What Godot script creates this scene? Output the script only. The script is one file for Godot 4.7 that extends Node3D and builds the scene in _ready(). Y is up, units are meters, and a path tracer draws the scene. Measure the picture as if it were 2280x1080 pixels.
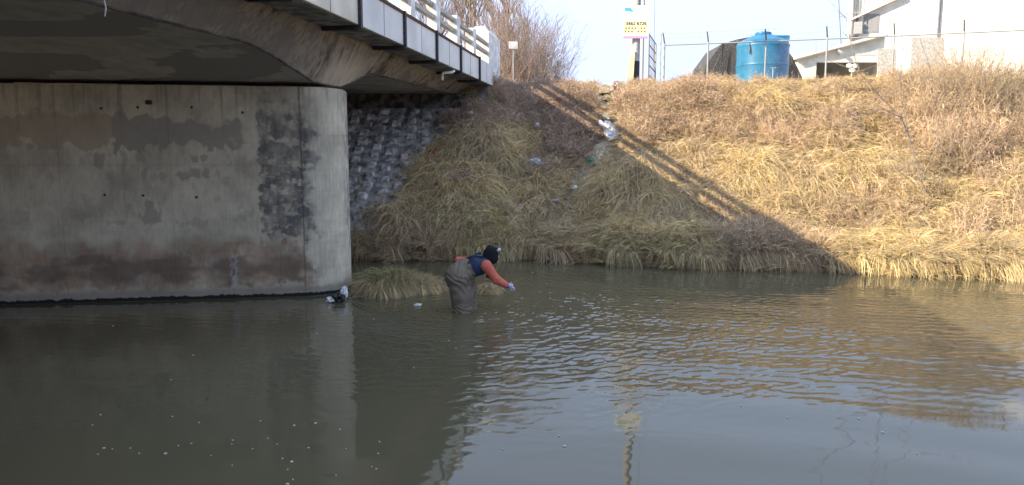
extends Node3D
# A river bank beside a concrete road bridge, with a person wading. x is to the right, y up, -z away from the camera; metres.

const FOCAL := 1663.0
const EYE := Vector3(0, 2.73, 0)
const TILT := 0.1263
const SUN_ENERGY := 1.6
const EXPOSURE := 2.32

var rng := RandomNumberGenerator.new()
var lump := FastNoiseLite.new()
var fine := FastNoiseLite.new()
var taken := {}
var bumps := []
var M := {}

# ------------------------------------------------------------------ mesh builder
class MB:
	var v := PackedVector3Array()
	var n := PackedVector3Array()
	var t := PackedVector2Array()
	var c := PackedColorArray()
	var idx := PackedInt32Array()
	var col := Color(1, 1, 1)
	func vert(p: Vector3, nn: Vector3, uv := Vector2.ZERO) -> int:
		v.append(p); n.append(nn); t.append(uv); c.append(col)
		return v.size() - 1
	func tri(a: Vector3, b: Vector3, d: Vector3) -> void:
		var nn := (d - a).cross(b - a).normalized()
		var i := vert(a, nn); vert(b, nn); vert(d, nn)
		idx.append_array([i, i + 1, i + 2])
	func quad(a: Vector3, b: Vector3, d: Vector3, e: Vector3, ua := Vector2.ZERO, ub := Vector2.ZERO, ud := Vector2.ZERO, ue := Vector2.ZERO) -> void:
		var nn := (d - a).cross(b - a).normalized()
		var i := vert(a, nn, ua); vert(b, nn, ub); vert(d, nn, ud); vert(e, nn, ue)
		idx.append_array([i, i + 1, i + 2, i, i + 2, i + 3])
	func face(p: Array, inside: Vector3) -> void:
		var mid := Vector3.ZERO
		for q in p: mid += q
		mid /= p.size()
		var nn: Vector3 = (p[2] - p[0]).cross(p[1] - p[0])
		if nn.dot(mid - inside) < 0.0:
			p = p.duplicate(); p.reverse()
		nn = (p[2] - p[0]).cross(p[1] - p[0]).normalized()
		var i := v.size()
		for q in p: vert(q, nn)
		for k in range(1, p.size() - 1): idx.append_array([i, i + k, i + k + 1])
	func box(ce: Vector3, s: Vector3, b := Basis()) -> void:
		var h := s * 0.5
		for ax in 3:
			for sg in [-1.0, 1.0]:
				var o := Vector3.ZERO; o[ax] = sg
				var u := Vector3.ZERO; u[(ax + 1) % 3] = 1.0
				var w := Vector3.ZERO; w[(ax + 2) % 3] = 1.0
				face([ce + b * (h * (o + u + w)), ce + b * (h * (o + u - w)), ce + b * (h * (o - u - w)), ce + b * (h * (o - u + w))], ce)
	func bevel_box(ce: Vector3, s: Vector3, r: float, b := Basis()) -> void:
		var h := s * 0.5
		var q := h - Vector3(r, r, r)
		for ax in 3:
			var a1 := (ax + 1) % 3
			var a2 := (ax + 2) % 3
			for sg in [-1.0, 1.0]:
				var p := []
				for k in [[1, 1], [1, -1], [-1, -1], [-1, 1]]:
					var o := Vector3.ZERO
					o[ax] = sg * h[ax]; o[a1] = k[0] * q[a1]; o[a2] = k[1] * q[a2]
					p.append(ce + b * o)
				face(p, ce)
			for k in [[1, 1], [1, -1], [-1, -1], [-1, 1]]:
				var p := []
				for e in [[0, 1], [0, -1], [1, -1], [1, 1]]:
					var o := Vector3.ZERO
					o[ax] = e[1] * q[ax]
					o[a1] = k[0] * (h[a1] if e[0] == 0 else q[a1])
					o[a2] = k[1] * (q[a2] if e[0] == 0 else h[a2])
					p.append(ce + b * o)
				face(p, ce)
		for x in [-1, 1]:
			for y in [-1, 1]:
				for z in [-1, 1]:
					face([ce + b * Vector3(x * h.x, y * q.y, z * q.z), ce + b * Vector3(x * q.x, y * h.y, z * q.z), ce + b * Vector3(x * q.x, y * q.y, z * h.z)], ce)
	func tube(pts: Array, radii: Array, sides := 6, cap := true) -> void:
		var first := v.size()
		var side := Vector3.ZERO
		for k in pts.size():
			var d: Vector3 = (pts[mini(k + 1, pts.size() - 1)] - pts[maxi(k - 1, 0)]).normalized()
			if side == Vector3.ZERO:
				side = d.cross(Vector3.UP if absf(d.y) < 0.9 else Vector3.RIGHT).normalized()
			side = (side - d * side.dot(d)).normalized()
			var up := d.cross(side)
			for j in sides:
				var a := TAU * j / sides
				var o := side * cos(a) + up * sin(a)
				vert(pts[k] + o * float(radii[k]), o, Vector2(float(j) / sides, k))
		for k in pts.size() - 1:
			for j in sides:
				var a := first + k * sides + j
				var b := first + k * sides + (j + 1) % sides
				idx.append_array([a, b + sides, b, a, a + sides, b + sides])
		if cap:
			for e in [0, pts.size() - 1]:
				var d: Vector3 = (pts[1] - pts[0]) if e == 0 else (pts[e] - pts[e - 1])
				var p := []
				for j in sides: p.append(v[first + e * sides + j])
				face(p, pts[e] - d * (-1.0 if e == 0 else 1.0))
	func ribbon(pts: Array, wide: Array, across: Vector3) -> void:
		var first := v.size()
		for k in pts.size():
			var d: Vector3 = (pts[mini(k + 1, pts.size() - 1)] - pts[maxi(k - 1, 0)]).normalized()
			var s := (across - d * across.dot(d)).normalized()
			var nn := d.cross(s)
			vert(pts[k] - s * float(wide[k]) * 0.5, nn); vert(pts[k] + s * float(wide[k]) * 0.5, nn)
		for k in pts.size() - 1:
			var a := first + k * 2
			idx.append_array([a, a + 1, a + 3, a, a + 3, a + 2])
	func extrude(poly: Array, along: Vector3) -> void:
		# poly: planar outline of Vector3
		var mid := Vector3.ZERO
		for q in poly: mid += q
		mid = mid / poly.size() + along * 0.5
		var nn := along.normalized()
		var ax := (poly[1] - poly[0] as Vector3).normalized()
		var ay := nn.cross(ax)
		var flat := PackedVector2Array()
		for q in poly: flat.append(Vector2((q - poly[0]).dot(ax), (q - poly[0]).dot(ay)))
		var tris := Geometry2D.triangulate_polygon(flat)
		for k in range(0, tris.size(), 3):
			face([poly[tris[k]], poly[tris[k + 1]], poly[tris[k + 2]]], mid)
			face([poly[tris[k]] + along, poly[tris[k + 1]] + along, poly[tris[k + 2]] + along], mid)
		var turn := 0.0
		for k in flat.size(): turn += flat[k].cross(flat[(k + 1) % flat.size()])
		for k in poly.size():
			var a: Vector3 = poly[k]
			var b: Vector3 = poly[(k + 1) % poly.size()]
			var outward := (b - a).cross(nn) * signf(turn)
			face([a, b, b + along, a + along], (a + b) * 0.5 + along * 0.5 - outward)
	func lathe(ce: Vector3, prof: Array, sides := 32) -> void:
		# prof: [radius, height] from the bottom up
		var first := v.size()
		for k in prof.size():
			var a: Array = prof[maxi(k - 1, 0)]
			var b: Array = prof[mini(k + 1, prof.size() - 1)]
			var nr := Vector2(b[1] - a[1], -(b[0] - a[0])).normalized()
			for j in sides + 1:
				var an := TAU * j / sides
				vert(ce + Vector3(cos(an) * prof[k][0], prof[k][1], sin(an) * prof[k][0]), Vector3(cos(an) * nr.x, nr.y, sin(an) * nr.x), Vector2(float(j) / sides, float(k)))
		for k in prof.size() - 1:
			for j in sides:
				var a := first + k * (sides + 1) + j
				idx.append_array([a, a + 1, a + sides + 2, a, a + sides + 2, a + sides + 1])
	func done(m: Material) -> ArrayMesh:
		var arr := []
		arr.resize(Mesh.ARRAY_MAX)
		arr[Mesh.ARRAY_VERTEX] = v; arr[Mesh.ARRAY_NORMAL] = n; arr[Mesh.ARRAY_TEX_UV] = t; arr[Mesh.ARRAY_COLOR] = c; arr[Mesh.ARRAY_INDEX] = idx
		var am := ArrayMesh.new()
		am.add_surface_from_arrays(Mesh.PRIMITIVE_TRIANGLES, arr)
		am.surface_set_material(0, m)
		return am

# ------------------------------------------------------------------ scene helpers
func numbered(called: String) -> String:
	var k: int = taken.get(called, 0)
	taken[called] = k + 1
	return called if k == 0 else "%s_%03d" % [called, k]

func tag(o: Node, label: String, category: String, group := "", kind := "") -> Node:
	o.set_meta("label", label)
	o.set_meta("category", category)
	if group: o.set_meta("group", group)
	if kind: o.set_meta("kind", kind)
	return o

func base(called: String, at: Vector3, turn := 0.0) -> Node3D:
	var o := Node3D.new()
	o.name = numbered(called)
	o.position = at
	o.rotation.y = turn
	add_child(o)
	return o

func part(called: String, mb, m: Material, parent: Node = null) -> MeshInstance3D:
	var o := MeshInstance3D.new()
	o.name = called if parent else numbered(called)
	o.mesh = mb.done(m) if mb is MB else mb
	o.cast_shadow = GeometryInstance3D.SHADOW_CASTING_SETTING_ON
	(parent if parent else self).add_child(o, true)
	return o

func setting(called: String, mb: MB, m: Material) -> MeshInstance3D:
	var o := part(called, mb, m)
	o.set_meta("kind", "structure")
	return o

func copy(o: Node3D, at: Vector3, turn := 0.0, called := "") -> Node3D:
	var r: Node3D = o.duplicate()
	r.name = numbered(called if called else String(o.name))
	add_child(r)
	r.position = at
	r.rotation.y = turn
	return r

func ray(px: float, py: float) -> Vector3:
	var th := atan(TILT)
	var w := (540.0 - py) / FOCAL
	return Vector3((px - 1140.0) / FOCAL, w * cos(th) - sin(th), -(cos(th) + w * sin(th)))
func at_d(px: float, py: float, d: float) -> Vector3:
	var r := ray(px, py)
	return EYE + r * (d / -r.z)
func at_h(px: float, py: float, y: float) -> Vector3:
	var r := ray(px, py)
	return EYE + r * ((y - EYE.y) / r.y)
func pixel_of(p: Vector3) -> Vector2:
	var th := atan(TILT)
	var q := p - EYE
	var dep := -q.z * cos(th) - q.y * sin(th)
	return Vector2(1140.0 + FOCAL * q.x / dep, 540.0 - FOCAL * (q.y * cos(th) - q.z * sin(th)) / dep)
func on_ground(px: float, py: float) -> Vector3:
	var r := ray(px, py)
	var d := 14.0
	while d < 40.0:
		var p := EYE + r * (d / -r.z)
		if p.y <= ground(p.x, d): return p
		d += 0.03
	return EYE + r * (25.0 / -r.z)

# ------------------------------------------------------------------ materials
func lin(r: float, g: float, b: float) -> Color:
	return Color(r, g, b).linear_to_srgb()

func mat(color: Color, rough := 0.85, metal := 0.0, spec := 0.4) -> StandardMaterial3D:
	var m := StandardMaterial3D.new()
	m.albedo_color = color
	m.roughness = rough
	m.metallic = metal
	m.metallic_specular = spec
	return m

func noise_tex(sd: int, freq: float, lo: Color, hi: Color, mid = null, size := 512, oct := 5) -> NoiseTexture2D:
	var t := NoiseTexture2D.new()
	t.width = size; t.height = size; t.seamless = true
	var f := FastNoiseLite.new()
	f.seed = sd; f.frequency = freq; f.fractal_octaves = oct
	f.noise_type = FastNoiseLite.TYPE_SIMPLEX_SMOOTH
	t.noise = f
	var g := Gradient.new()
	g.offsets = PackedFloat32Array([0.25, 0.75]); g.colors = PackedColorArray([lo, hi])
	if mid != null: g.add_point(0.5, mid)
	t.color_ramp = g
	return t

func noisy(color: Color, sd: int, freq: float, lo: float, hi: float, scale: float, rough := 0.85, bump := 0.0) -> StandardMaterial3D:
	var m := mat(color, rough)
	m.albedo_texture = noise_tex(sd, freq, Color(lo, lo, lo), Color(hi, hi, hi))
	m.uv1_triplanar = true
	m.uv1_world_triplanar = true
	m.uv1_scale = Vector3.ONE * scale
	if bump > 0.0:
		m.heightmap_enabled = true
		m.heightmap_texture = noise_tex(sd + 50, freq * 3.0, Color.BLACK, Color.WHITE)
		m.heightmap_scale = bump
	return m

func fbm(sd: int, freq: float, oct := 4) -> FastNoiseLite:
	var f := FastNoiseLite.new()
	f.seed = sd; f.frequency = freq; f.fractal_octaves = oct
	f.noise_type = FastNoiseLite.TYPE_SIMPLEX_SMOOTH
	return f

# Stains of the pier, laid out in metres: a = metres from the start of the rounded nose (negative = flat face), y = height.
func pier_image() -> ImageTexture:
	var w := 1400
	var h := 480
	var im := Image.create(w, h, false, Image.FORMAT_RGB8)
	var n1 := fbm(3, 0.9); var n2 := fbm(5, 4.0); var n3 := fbm(8, 14.0, 3); var n4 := fbm(11, 1.6); var n5 := fbm(21, 2.4, 5)
	var st := Vector3(-3.82, 0, -13.66)
	var marks := []
	for q in [[237, 355, 13, 19, 0.7], [286, 345, 8, 26, 0.55], [319, 352, 10, 11, 0.6], [325, 386, 7, 9, 0.6], [361, 388, 9, 9, 0.6], [405, 388, 13, 10, 0.8], [433, 352, 8, 9, 0.7], [452, 352, 7, 9, 0.7], [437, 384, 13, 13, 0.8], [456, 387, 8, 11, 0.8], [480, 385, 8, 9, 0.5], [342, 472, 22, 24, 0.65], [432, 496, 38, 9, 0.4], [200, 480, 17, 8, 0.5], [548, 478, 24, 10, 0.4], [541, 362, 22, 16, 0.35], [500, 400, 10, 16, 0.35], [270, 492, 20, 5, 0.35]]:
		var m0 := at_d(q[0], q[1], 13.4)
		marks.append([(m0 - st).dot(Vector3(0.988, 0, -0.152)), m0.y, q[2] * 0.0082, q[3] * 0.0082, q[4]])
	for i in w:
		var a := -17.0 + 21.0 * i / w
		for j in h:
			var y := 4.0 * (1.0 - float(j) / h)
			var big := n1.get_noise_2d(a, y)
			var mid := n2.get_noise_2d(a, y * 0.7)
			var sm := n3.get_noise_2d(a * 1.0, y * 0.35)
			var streak := n3.get_noise_2d(a * 1.6, y * 0.08)
			var col := Vector3(0.415, 0.365, 0.272) * (1.0 + 0.30 * big + 0.12 * mid + 0.10 * sm + 0.08 * streak)
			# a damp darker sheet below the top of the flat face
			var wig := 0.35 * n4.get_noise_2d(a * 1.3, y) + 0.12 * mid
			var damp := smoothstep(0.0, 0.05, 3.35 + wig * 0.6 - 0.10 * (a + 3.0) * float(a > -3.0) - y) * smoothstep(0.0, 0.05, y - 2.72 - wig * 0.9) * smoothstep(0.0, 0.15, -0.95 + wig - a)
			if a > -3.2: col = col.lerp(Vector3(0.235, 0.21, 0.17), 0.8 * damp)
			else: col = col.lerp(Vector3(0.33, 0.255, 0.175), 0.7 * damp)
			# scattered darker patches
			var patch := 0.35 * smoothstep(0.34, 0.44, n5.get_noise_2d(a * 1.2, y * 0.8)) * smoothstep(0.2, 0.0, a)
			if a > -6.5 and a < 0.0:
				for q in marks:
					var mx: float = (a - q[0]) / q[2]; var my: float = (y - q[1]) / q[3]
					if absf(mx) < 2.0 and absf(my) < 2.0: patch = maxf(patch, q[4] * (1.0 - smoothstep(0.85, 1.05, sqrt(mx * mx + my * my) + 0.9 * mid + 0.4 * sm)))
			patch = maxf(patch, 0.5 * (1.0 - smoothstep(0.008, 0.02, absf(a + 3.06 + 0.03 * mid))) * smoothstep(1.2, 1.5, y))
			col = col.lerp(Vector3(0.24, 0.205, 0.16), 0.85 * patch)
			# black mottled growth next to the nose
			var el := -0.78 + 0.10 * n5.get_noise_2d(y * 1.5, 7.0) + 0.03 * mid
			var er := 0.10 + 0.25 * n4.get_noise_2d(y, 3.0) + 0.12 * mid
			var black := smoothstep(el, el + 0.04, a) * (1.0 - smoothstep(er, er + 0.18, a))
			black *= smoothstep(0.95, 1.25, y + 0.5 * mid) * (1.0 - 0.7 * smoothstep(3.1, 3.6, y + 0.4 * mid))
			black *= 1.0 - 0.75 * smoothstep(0.10, 0.45, n5.get_noise_2d(a * 1.5 + 9.0, y * 1.7)) - 0.45 * smoothstep(0.25, 0.35, n5.get_noise_2d(a * 2.3 + 4.0, y * 3.6)) * smoothstep(2.9, 2.2, y)
			black *= 0.72 + 0.5 * n2.get_noise_2d(a * 0.8 + 3.0, y * 0.5)
			col = col.lerp(Vector3(0.085, 0.083, 0.080) * (1.0 + 0.5 * sm), 0.88 * clampf(black * 1.15, 0.0, 1.0))
			col = col.lerp(Vector3(0.075, 0.07, 0.066), 0.8 * (1.0 - smoothstep(0.008, 0.02, absf(a + 0.02 + 0.012 * mid))) * smoothstep(-0.5, 0.1, streak + 0.3))
			# grey mottling on the nose
			var nose := smoothstep(0.75, 1.05, a) * smoothstep(-0.15, 0.2, n5.get_noise_2d(a * 3.0, y * 1.1) + 0.3 * streak)
			col = col.lerp(Vector3(0.16, 0.15, 0.135), 0.7 * nose * smoothstep(0.5, 1.0, y))
			if a > 0.1: col *= Vector3(1.02, 1.04, 1.08) * (1.05 + 0.1 * streak)
			# rusty brown tide band
			var top := 1.14 + 0.16 * n4.get_noise_2d(a * 0.6, 1.0) + 0.07 * mid + 0.05 * sm - 0.5 * smoothstep(-0.4, 0.35, a)
			var rust := (1.0 - smoothstep(top - 0.16 - 0.2 * absf(big), top + 0.04, y)) * smoothstep(0.14, 0.3, y + 0.2 * mid)
			rust *= 1.0 - smoothstep(0.05, 0.35, a + 0.3 * mid)
			col = col.lerp(Vector3(0.255, 0.17, 0.112) * (1.0 + 0.25 * sm + 0.35 * big), 0.85 * clampf(rust * (0.75 + 0.6 * n5.get_noise_2d(a * 0.9, y * 0.7)), 0.0, 1.0))
			var deep := smoothstep(0.0, 0.5, n1.get_noise_2d(a * 0.9 + 4.0, y * 1.6) + 0.5 - absf(y - 0.55) * 1.4) * rust
			col = col.lerp(Vector3(0.11, 0.078, 0.063), 0.62 * clampf(deep, 0.0, 1.0))
			# white lime run
			var lx := absf(a + 1.28 + 0.05 * n2.get_noise_2d(1.0, y * 2.0))
			var lime := (1.0 - smoothstep(0.05, 0.10, lx + 0.10 * absf(sm))) * smoothstep(0.15, 0.3, y) * (1.0 - smoothstep(0.75, 0.95, y)) * smoothstep(-0.2, 0.1, sm + 0.1)
			col = col.lerp(Vector3(0.34, 0.34, 0.34), 0.7 * lime)
			# formwork joints and dirty runs from the top edge
			var jx := absf(fposmod(a + 0.45, 1.83) - 0.915)
			var joint := (1.0 - smoothstep(0.004, 0.014, absf(jx - 0.915) )) * float(a < -0.1) + 0.8 * (1.0 - smoothstep(0.005, 0.014, absf(y - 2.44 - 0.006 * mid))) * float(a < -0.1)
			col *= 1.0 - 0.22 * clampf(joint * (0.6 + 0.8 * sm), 0.0, 1.0)
			var run := smoothstep(0.10, 0.42, n3.get_noise_2d(a * 0.55 + 40.0, 0.5 + y * 0.02)) * smoothstep(3.85 - 2.2 * absf(n4.get_noise_2d(a * 2.0, 9.0)) - 0.4, 3.85, y)
			col = col.lerp(Vector3(0.17, 0.155, 0.135), 0.5 * run)
			# wet foot
			col = col.lerp(Vector3(0.20, 0.18, 0.155), 0.7 * (1.0 - smoothstep(0.14, 0.24, y + 0.05 * mid)))
			var slime := 1.0 - smoothstep(0.06, 0.075, y + 0.03 * mid + 0.015 * sm)
			col = col.lerp(Vector3(0.018, 0.018, 0.017), slime)
			im.set_pixel(i, j, Color(col.x, col.y, col.z).linear_to_srgb())
	return ImageTexture.create_from_image(im)

# Board-marked concrete of the girder's sloping side: s along the bridge, r up the face.
func board_image() -> ImageTexture:
	var w := 1024
	var h := 128
	var im := Image.create(w, h, false, Image.FORMAT_RGB8)
	var n1 := fbm(31, 0.45); var n2 := fbm(32, 6.0, 3); var n3 := fbm(33, 1.4)
	var rg := RandomNumberGenerator.new(); rg.seed = 5
	var tone := []
	for k in 400: tone.append(rg.randf_range(-1, 1))
	for i in w:
		var s := -14.0 + 27.0 * i / w
		for j in h:
			var r := 1.0 - float(j) / h
			var bd: float = tone[int((s + 20.0 + 0.16 * r) / 0.13)]
			var g := n2.get_noise_2d(s * 2.0, r * 0.5)
			var big := n1.get_noise_2d(s, r * 1.2) + 0.5 * n3.get_noise_2d(s, r)
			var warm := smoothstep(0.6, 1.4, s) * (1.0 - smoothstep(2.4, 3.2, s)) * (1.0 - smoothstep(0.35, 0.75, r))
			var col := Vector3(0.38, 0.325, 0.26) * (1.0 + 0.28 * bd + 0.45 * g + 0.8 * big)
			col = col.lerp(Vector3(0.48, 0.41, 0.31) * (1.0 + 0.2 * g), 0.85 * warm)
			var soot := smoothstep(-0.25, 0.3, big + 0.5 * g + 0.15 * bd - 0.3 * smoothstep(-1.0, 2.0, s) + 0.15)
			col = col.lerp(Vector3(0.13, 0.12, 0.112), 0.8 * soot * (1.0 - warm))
			im.set_pixel(i, j, Color(col.x, col.y, col.z).linear_to_srgb())
	return ImageTexture.create_from_image(im)

func soffit_image() -> ImageTexture:
	var w := 900
	var h := 500
	var im := Image.create(w, h, false, Image.FORMAT_RGB8)
	var n1 := fbm(41, 0.5); var n2 := fbm(42, 2.5); var n3 := fbm(43, 9.0, 3)
	for i in w:
		var s := -14.0 + 27.0 * i / w
		for j in h:
			var u := -16.0 + 15.0 * j / h
			var big := n1.get_noise_2d(s * 0.9, u * 0.6)
			var col := Vector3(0.40, 0.39, 0.38) * (1.0 + 0.3 * big + 0.2 * n2.get_noise_2d(s * 0.6, u) + 0.1 * n3.get_noise_2d(s, u))
			var damp := smoothstep(0.0, 0.06, big + 0.14 * n2.get_noise_2d(s, u))
			col = col.lerp(Vector3(0.235, 0.235, 0.245), 0.85 * damp)
			im.set_pixel(i, j, Color(col.x, col.y, col.z).linear_to_srgb())
	return ImageTexture.create_from_image(im)

func materials() -> void:
	M.pier = mat(Color.WHITE, 0.9, 0, 0.3)
	M.pier.albedo_texture = pier_image()
	M.pier.heightmap_enabled = true
	M.pier.heightmap_texture = noise_tex(77, 0.05, Color.BLACK, Color.WHITE)
	M.pier.heightmap_scale = 0.4
	M.board = mat(Color.WHITE, 0.95, 0, 0.2)
	M.board.albedo_texture = board_image()
	M.soffit = mat(Color.WHITE, 0.9, 0, 0.25)
	M.soffit.albedo_texture = soffit_image()
	M.concrete = noisy(lin(0.34, 0.32, 0.29), 12, 0.01, 0.62, 1.0, 0.4, 0.9, 0.4)
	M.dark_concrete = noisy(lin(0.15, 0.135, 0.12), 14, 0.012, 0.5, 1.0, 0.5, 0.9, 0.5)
	M.block = noisy(lin(0.66, 0.63, 0.60), 15, 0.012, 0.55, 1.0, 0.5, 0.9, 0.2)
	M.block_bed = noisy(lin(0.52, 0.49, 0.46), 16, 0.012, 0.5, 1.0, 0.5, 0.95, 0.3)
	M.fascia = noisy(lin(0.64, 0.64, 0.62), 17, 0.006, 0.9, 1.0, 0.22, 0.55)
	M.fascia_warm = noisy(lin(0.62, 0.57, 0.46), 17, 0.006, 0.88, 1.0, 0.22, 0.55)
	M.under_panel = noisy(lin(0.30, 0.30, 0.31), 18, 0.01, 0.6, 1.0, 0.5, 0.7)
	M.steel_dark = noisy(lin(0.045, 0.042, 0.045), 19, 0.03, 0.5, 1.0, 1.2, 0.6)
	M.rust = noisy(lin(0.24, 0.10, 0.05), 20, 0.03, 0.35, 1.0, 2.0, 0.9, 0.3)
	M.white_paint = noisy(lin(0.78, 0.78, 0.76), 21, 0.01, 0.82, 1.0, 0.6, 0.6)
	M.rail = noisy(lin(0.46, 0.44, 0.38), 22, 0.02, 0.7, 1.0, 0.8, 0.5)
	M.asphalt = noisy(lin(0.06, 0.06, 0.06), 23, 0.03, 0.7, 1.0, 1.0, 0.9)
	M.soil = mat(lin(0.80, 0.78, 0.76), 1.0, 0, 0.1)
	M.soil.albedo_texture = noise_tex(24, 0.02, lin(0.20, 0.15, 0.10), lin(0.50, 0.39, 0.23), lin(0.34, 0.26, 0.16), 1024, 6)
	M.soil.uv1_triplanar = true; M.soil.uv1_world_triplanar = true; M.soil.uv1_scale = Vector3.ONE * 0.37
	M.soil.heightmap_enabled = true
	M.soil.heightmap_texture = noise_tex(25, 0.06, Color.BLACK, Color.WHITE)
	M.soil.heightmap_scale = 3.0
	M.path = noisy(lin(0.48, 0.40, 0.30), 26, 0.03, 0.6, 1.0, 0.8, 1.0, 1.0)
	M.grass = mat(Color.WHITE, 0.8, 0, 0.25)
	M.grass.vertex_color_use_as_albedo = true
	M.grass.cull_mode = BaseMaterial3D.CULL_DISABLED
	M.grass.backlight_enabled = true
	M.grass.backlight = Color(0.45, 0.45, 0.45)
	M.twig = mat(Color.WHITE, 0.9, 0, 0.15)
	M.twig.vertex_color_use_as_albedo = true
	M.water = mat(lin(0.088, 0.078, 0.047), 0.03, 0, 0.40)
	M.foam = mat(lin(0.42, 0.41, 0.37), 0.7)
	M.bark = noisy(lin(0.42, 0.36, 0.32), 28, 0.03, 0.5, 1.0, 1.0, 0.95)
	M.brush = noisy(lin(0.62, 0.49, 0.34), 58, 0.03, 0.6, 1.0, 1.0, 0.95)
	M.red_bark = noisy(lin(0.50, 0.37, 0.31), 29, 0.03, 0.6, 1.0, 1.0, 0.95)
	M.galv = mat(lin(0.30, 0.31, 0.32), 0.5, 0.3)
	M.galv_dark = mat(lin(0.14, 0.145, 0.16), 0.5, 0.3)
	M.wire = mat(lin(0.42, 0.42, 0.42), 0.5, 0.3)
	M.tank = noisy(lin(0.022, 0.165, 0.32), 30, 0.01, 0.88, 1.0, 0.5, 0.42)
	M.tarp = noisy(lin(0.085, 0.085, 0.09), 33, 0.02, 0.65, 1.0, 1.0, 0.7, 0.8)
	M.plaster = noisy(lin(0.80, 0.79, 0.76), 34, 0.006, 0.9, 1.0, 0.3, 0.9)
	M.cream = noisy(lin(0.80, 0.79, 0.68), 35, 0.006, 0.88, 1.0, 0.3, 0.8)
	M.roof_edge = mat(lin(0.22, 0.22, 0.18), 0.7)
	M.painted_hole_shade = mat(lin(0.05, 0.048, 0.045), 0.9)  # near-black colour painted for the shade inside the tie holes
	M.glass = mat(lin(0.22, 0.23, 0.25), 0.15)
	M.pole = noisy(lin(0.52, 0.50, 0.46), 36, 0.02, 0.8, 1.0, 0.6, 0.9)
	M.white_plastic = noisy(lin(0.76, 0.77, 0.79), 71, 0.03, 0.85, 1.0, 2.5, 0.5)
	M.pale_blue_plastic = mat(lin(0.52, 0.66, 0.80), 0.4)
	M.black_plastic = mat(lin(0.012, 0.012, 0.013), 0.35)
	M.green_plastic = mat(lin(0.02, 0.21, 0.15), 0.45)
	M.red_plastic = mat(lin(0.32, 0.035, 0.025), 0.5)
	M.blue_rope = mat(lin(0.07, 0.14, 0.25), 0.8)
	M.cloth_white = mat(lin(0.6, 0.6, 0.6), 0.9)

# ------------------------------------------------------------------ terrain
const EDGE_X := [-60.0, -3.9, -1.5, 0.2, 1.7, 3.5, 5.7, 7.4, 9.2, 11.0, 60.0]
const EDGE_D := [18.3, 18.25, 18.2, 18.4, 17.85, 17.05, 16.85, 16.55, 15.8, 15.4, 13.0]
func edge(x: float) -> float:
	var k := 0
	while k < EDGE_X.size() - 2 and x > EDGE_X[k + 1]: k += 1
	return lerpf(EDGE_D[k], EDGE_D[k + 1], clampf((x - EDGE_X[k]) / (EDGE_X[k + 1] - EDGE_X[k]), 0, 1)) + 0.30 * fine.get_noise_1d(x * 45.0)

func ground(x: float, d: float) -> float:
	var e := edge(x)
	var t := d - e
	if d < 9.0:
		return lerpf(-0.7, 1.15, smoothstep(3.2, 1.2, d))
	if t < -0.25: return -0.7
	var y: float
	if t < 0.12: y = lerpf(-0.7, 0.46, (t + 0.25) / 0.37)
	elif t < 1.5: y = lerpf(0.46, 0.66, (t - 0.12) / 1.38)
	elif t < 8.4: y = lerpf(0.66, 4.72, (t - 1.5) / 6.9)
	else: y = 4.72 + 0.26 * smoothstep(8.6, 12.5, t)
	var under := smoothstep(0.3, -1.3, x)
	if under > 0.0:
		var yu := clampf(0.6 + (d - 18.9) * 0.63, 0.45, 3.98) if t > 0.12 else y
		if d > 24.7: yu = 5.15
		y = lerpf(y, yu, under)
	var on := smoothstep(0.1, 0.8, t) * (1.0 - smoothstep(10.5, 14.0, t))
	if on > 0.0:
		var open := 1.0 - 0.95 * smoothstep(-0.6, -1.6, x)
		y += on * open * (0.34 * lump.get_noise_2d(x * 62.0, d * 62.0) + 0.20 * lump.get_noise_2d(x * 190.0 + 40.0, d * 190.0))
		for b in bumps:
			var q: float = ((x - b.x) * (x - b.x) + (d - b.d) * (d - b.d)) / (b.r * b.r)
			if q < 4.0: y += on * b.h * exp(-1.6 * q)
	return y

func make_terrain() -> void:
	var xs := []
	var x := -80.0
	while x < 90.0:
		xs.append(x)
		x += 0.16 if x > -6.0 and x < 14.5 else (0.6 if x > -12.0 and x < 20.0 else 4.0)
	var ds := []
	var d := -30.0
	while d < 160.0:
		ds.append(d)
		d += 1.5 if d < 14.0 else (0.12 if d < 28.5 else (0.6 if d < 36.0 else 5.0))
	var mb := MB.new()
	var nx := xs.size()
	for j in ds.size():
		for i in nx:
			var xx: float = xs[i]
			var dd: float = ds[j]
			mb.vert(Vector3(xx, ground(xx, dd), -dd), Vector3.UP)
	for j in ds.size():
		for i in nx:
			var a := mb.v[j * nx + maxi(i - 1, 0)]; var b := mb.v[j * nx + mini(i + 1, nx - 1)]
			var p := mb.v[maxi(j - 1, 0) * nx + i]; var q := mb.v[mini(j + 1, ds.size() - 1) * nx + i]
			mb.n[j * nx + i] = (b - a).cross(q - p).normalized()
	for j in ds.size() - 1:
		for i in nx - 1:
			var a := j * nx + i
			mb.idx.append_array([a, a + nx, a + nx + 1, a, a + nx + 1, a + 1])
	var o := setting("ground", mb, M.soil)
	o.set_meta("label", "dry grassy earth bank rising from the river to flat land")

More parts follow.
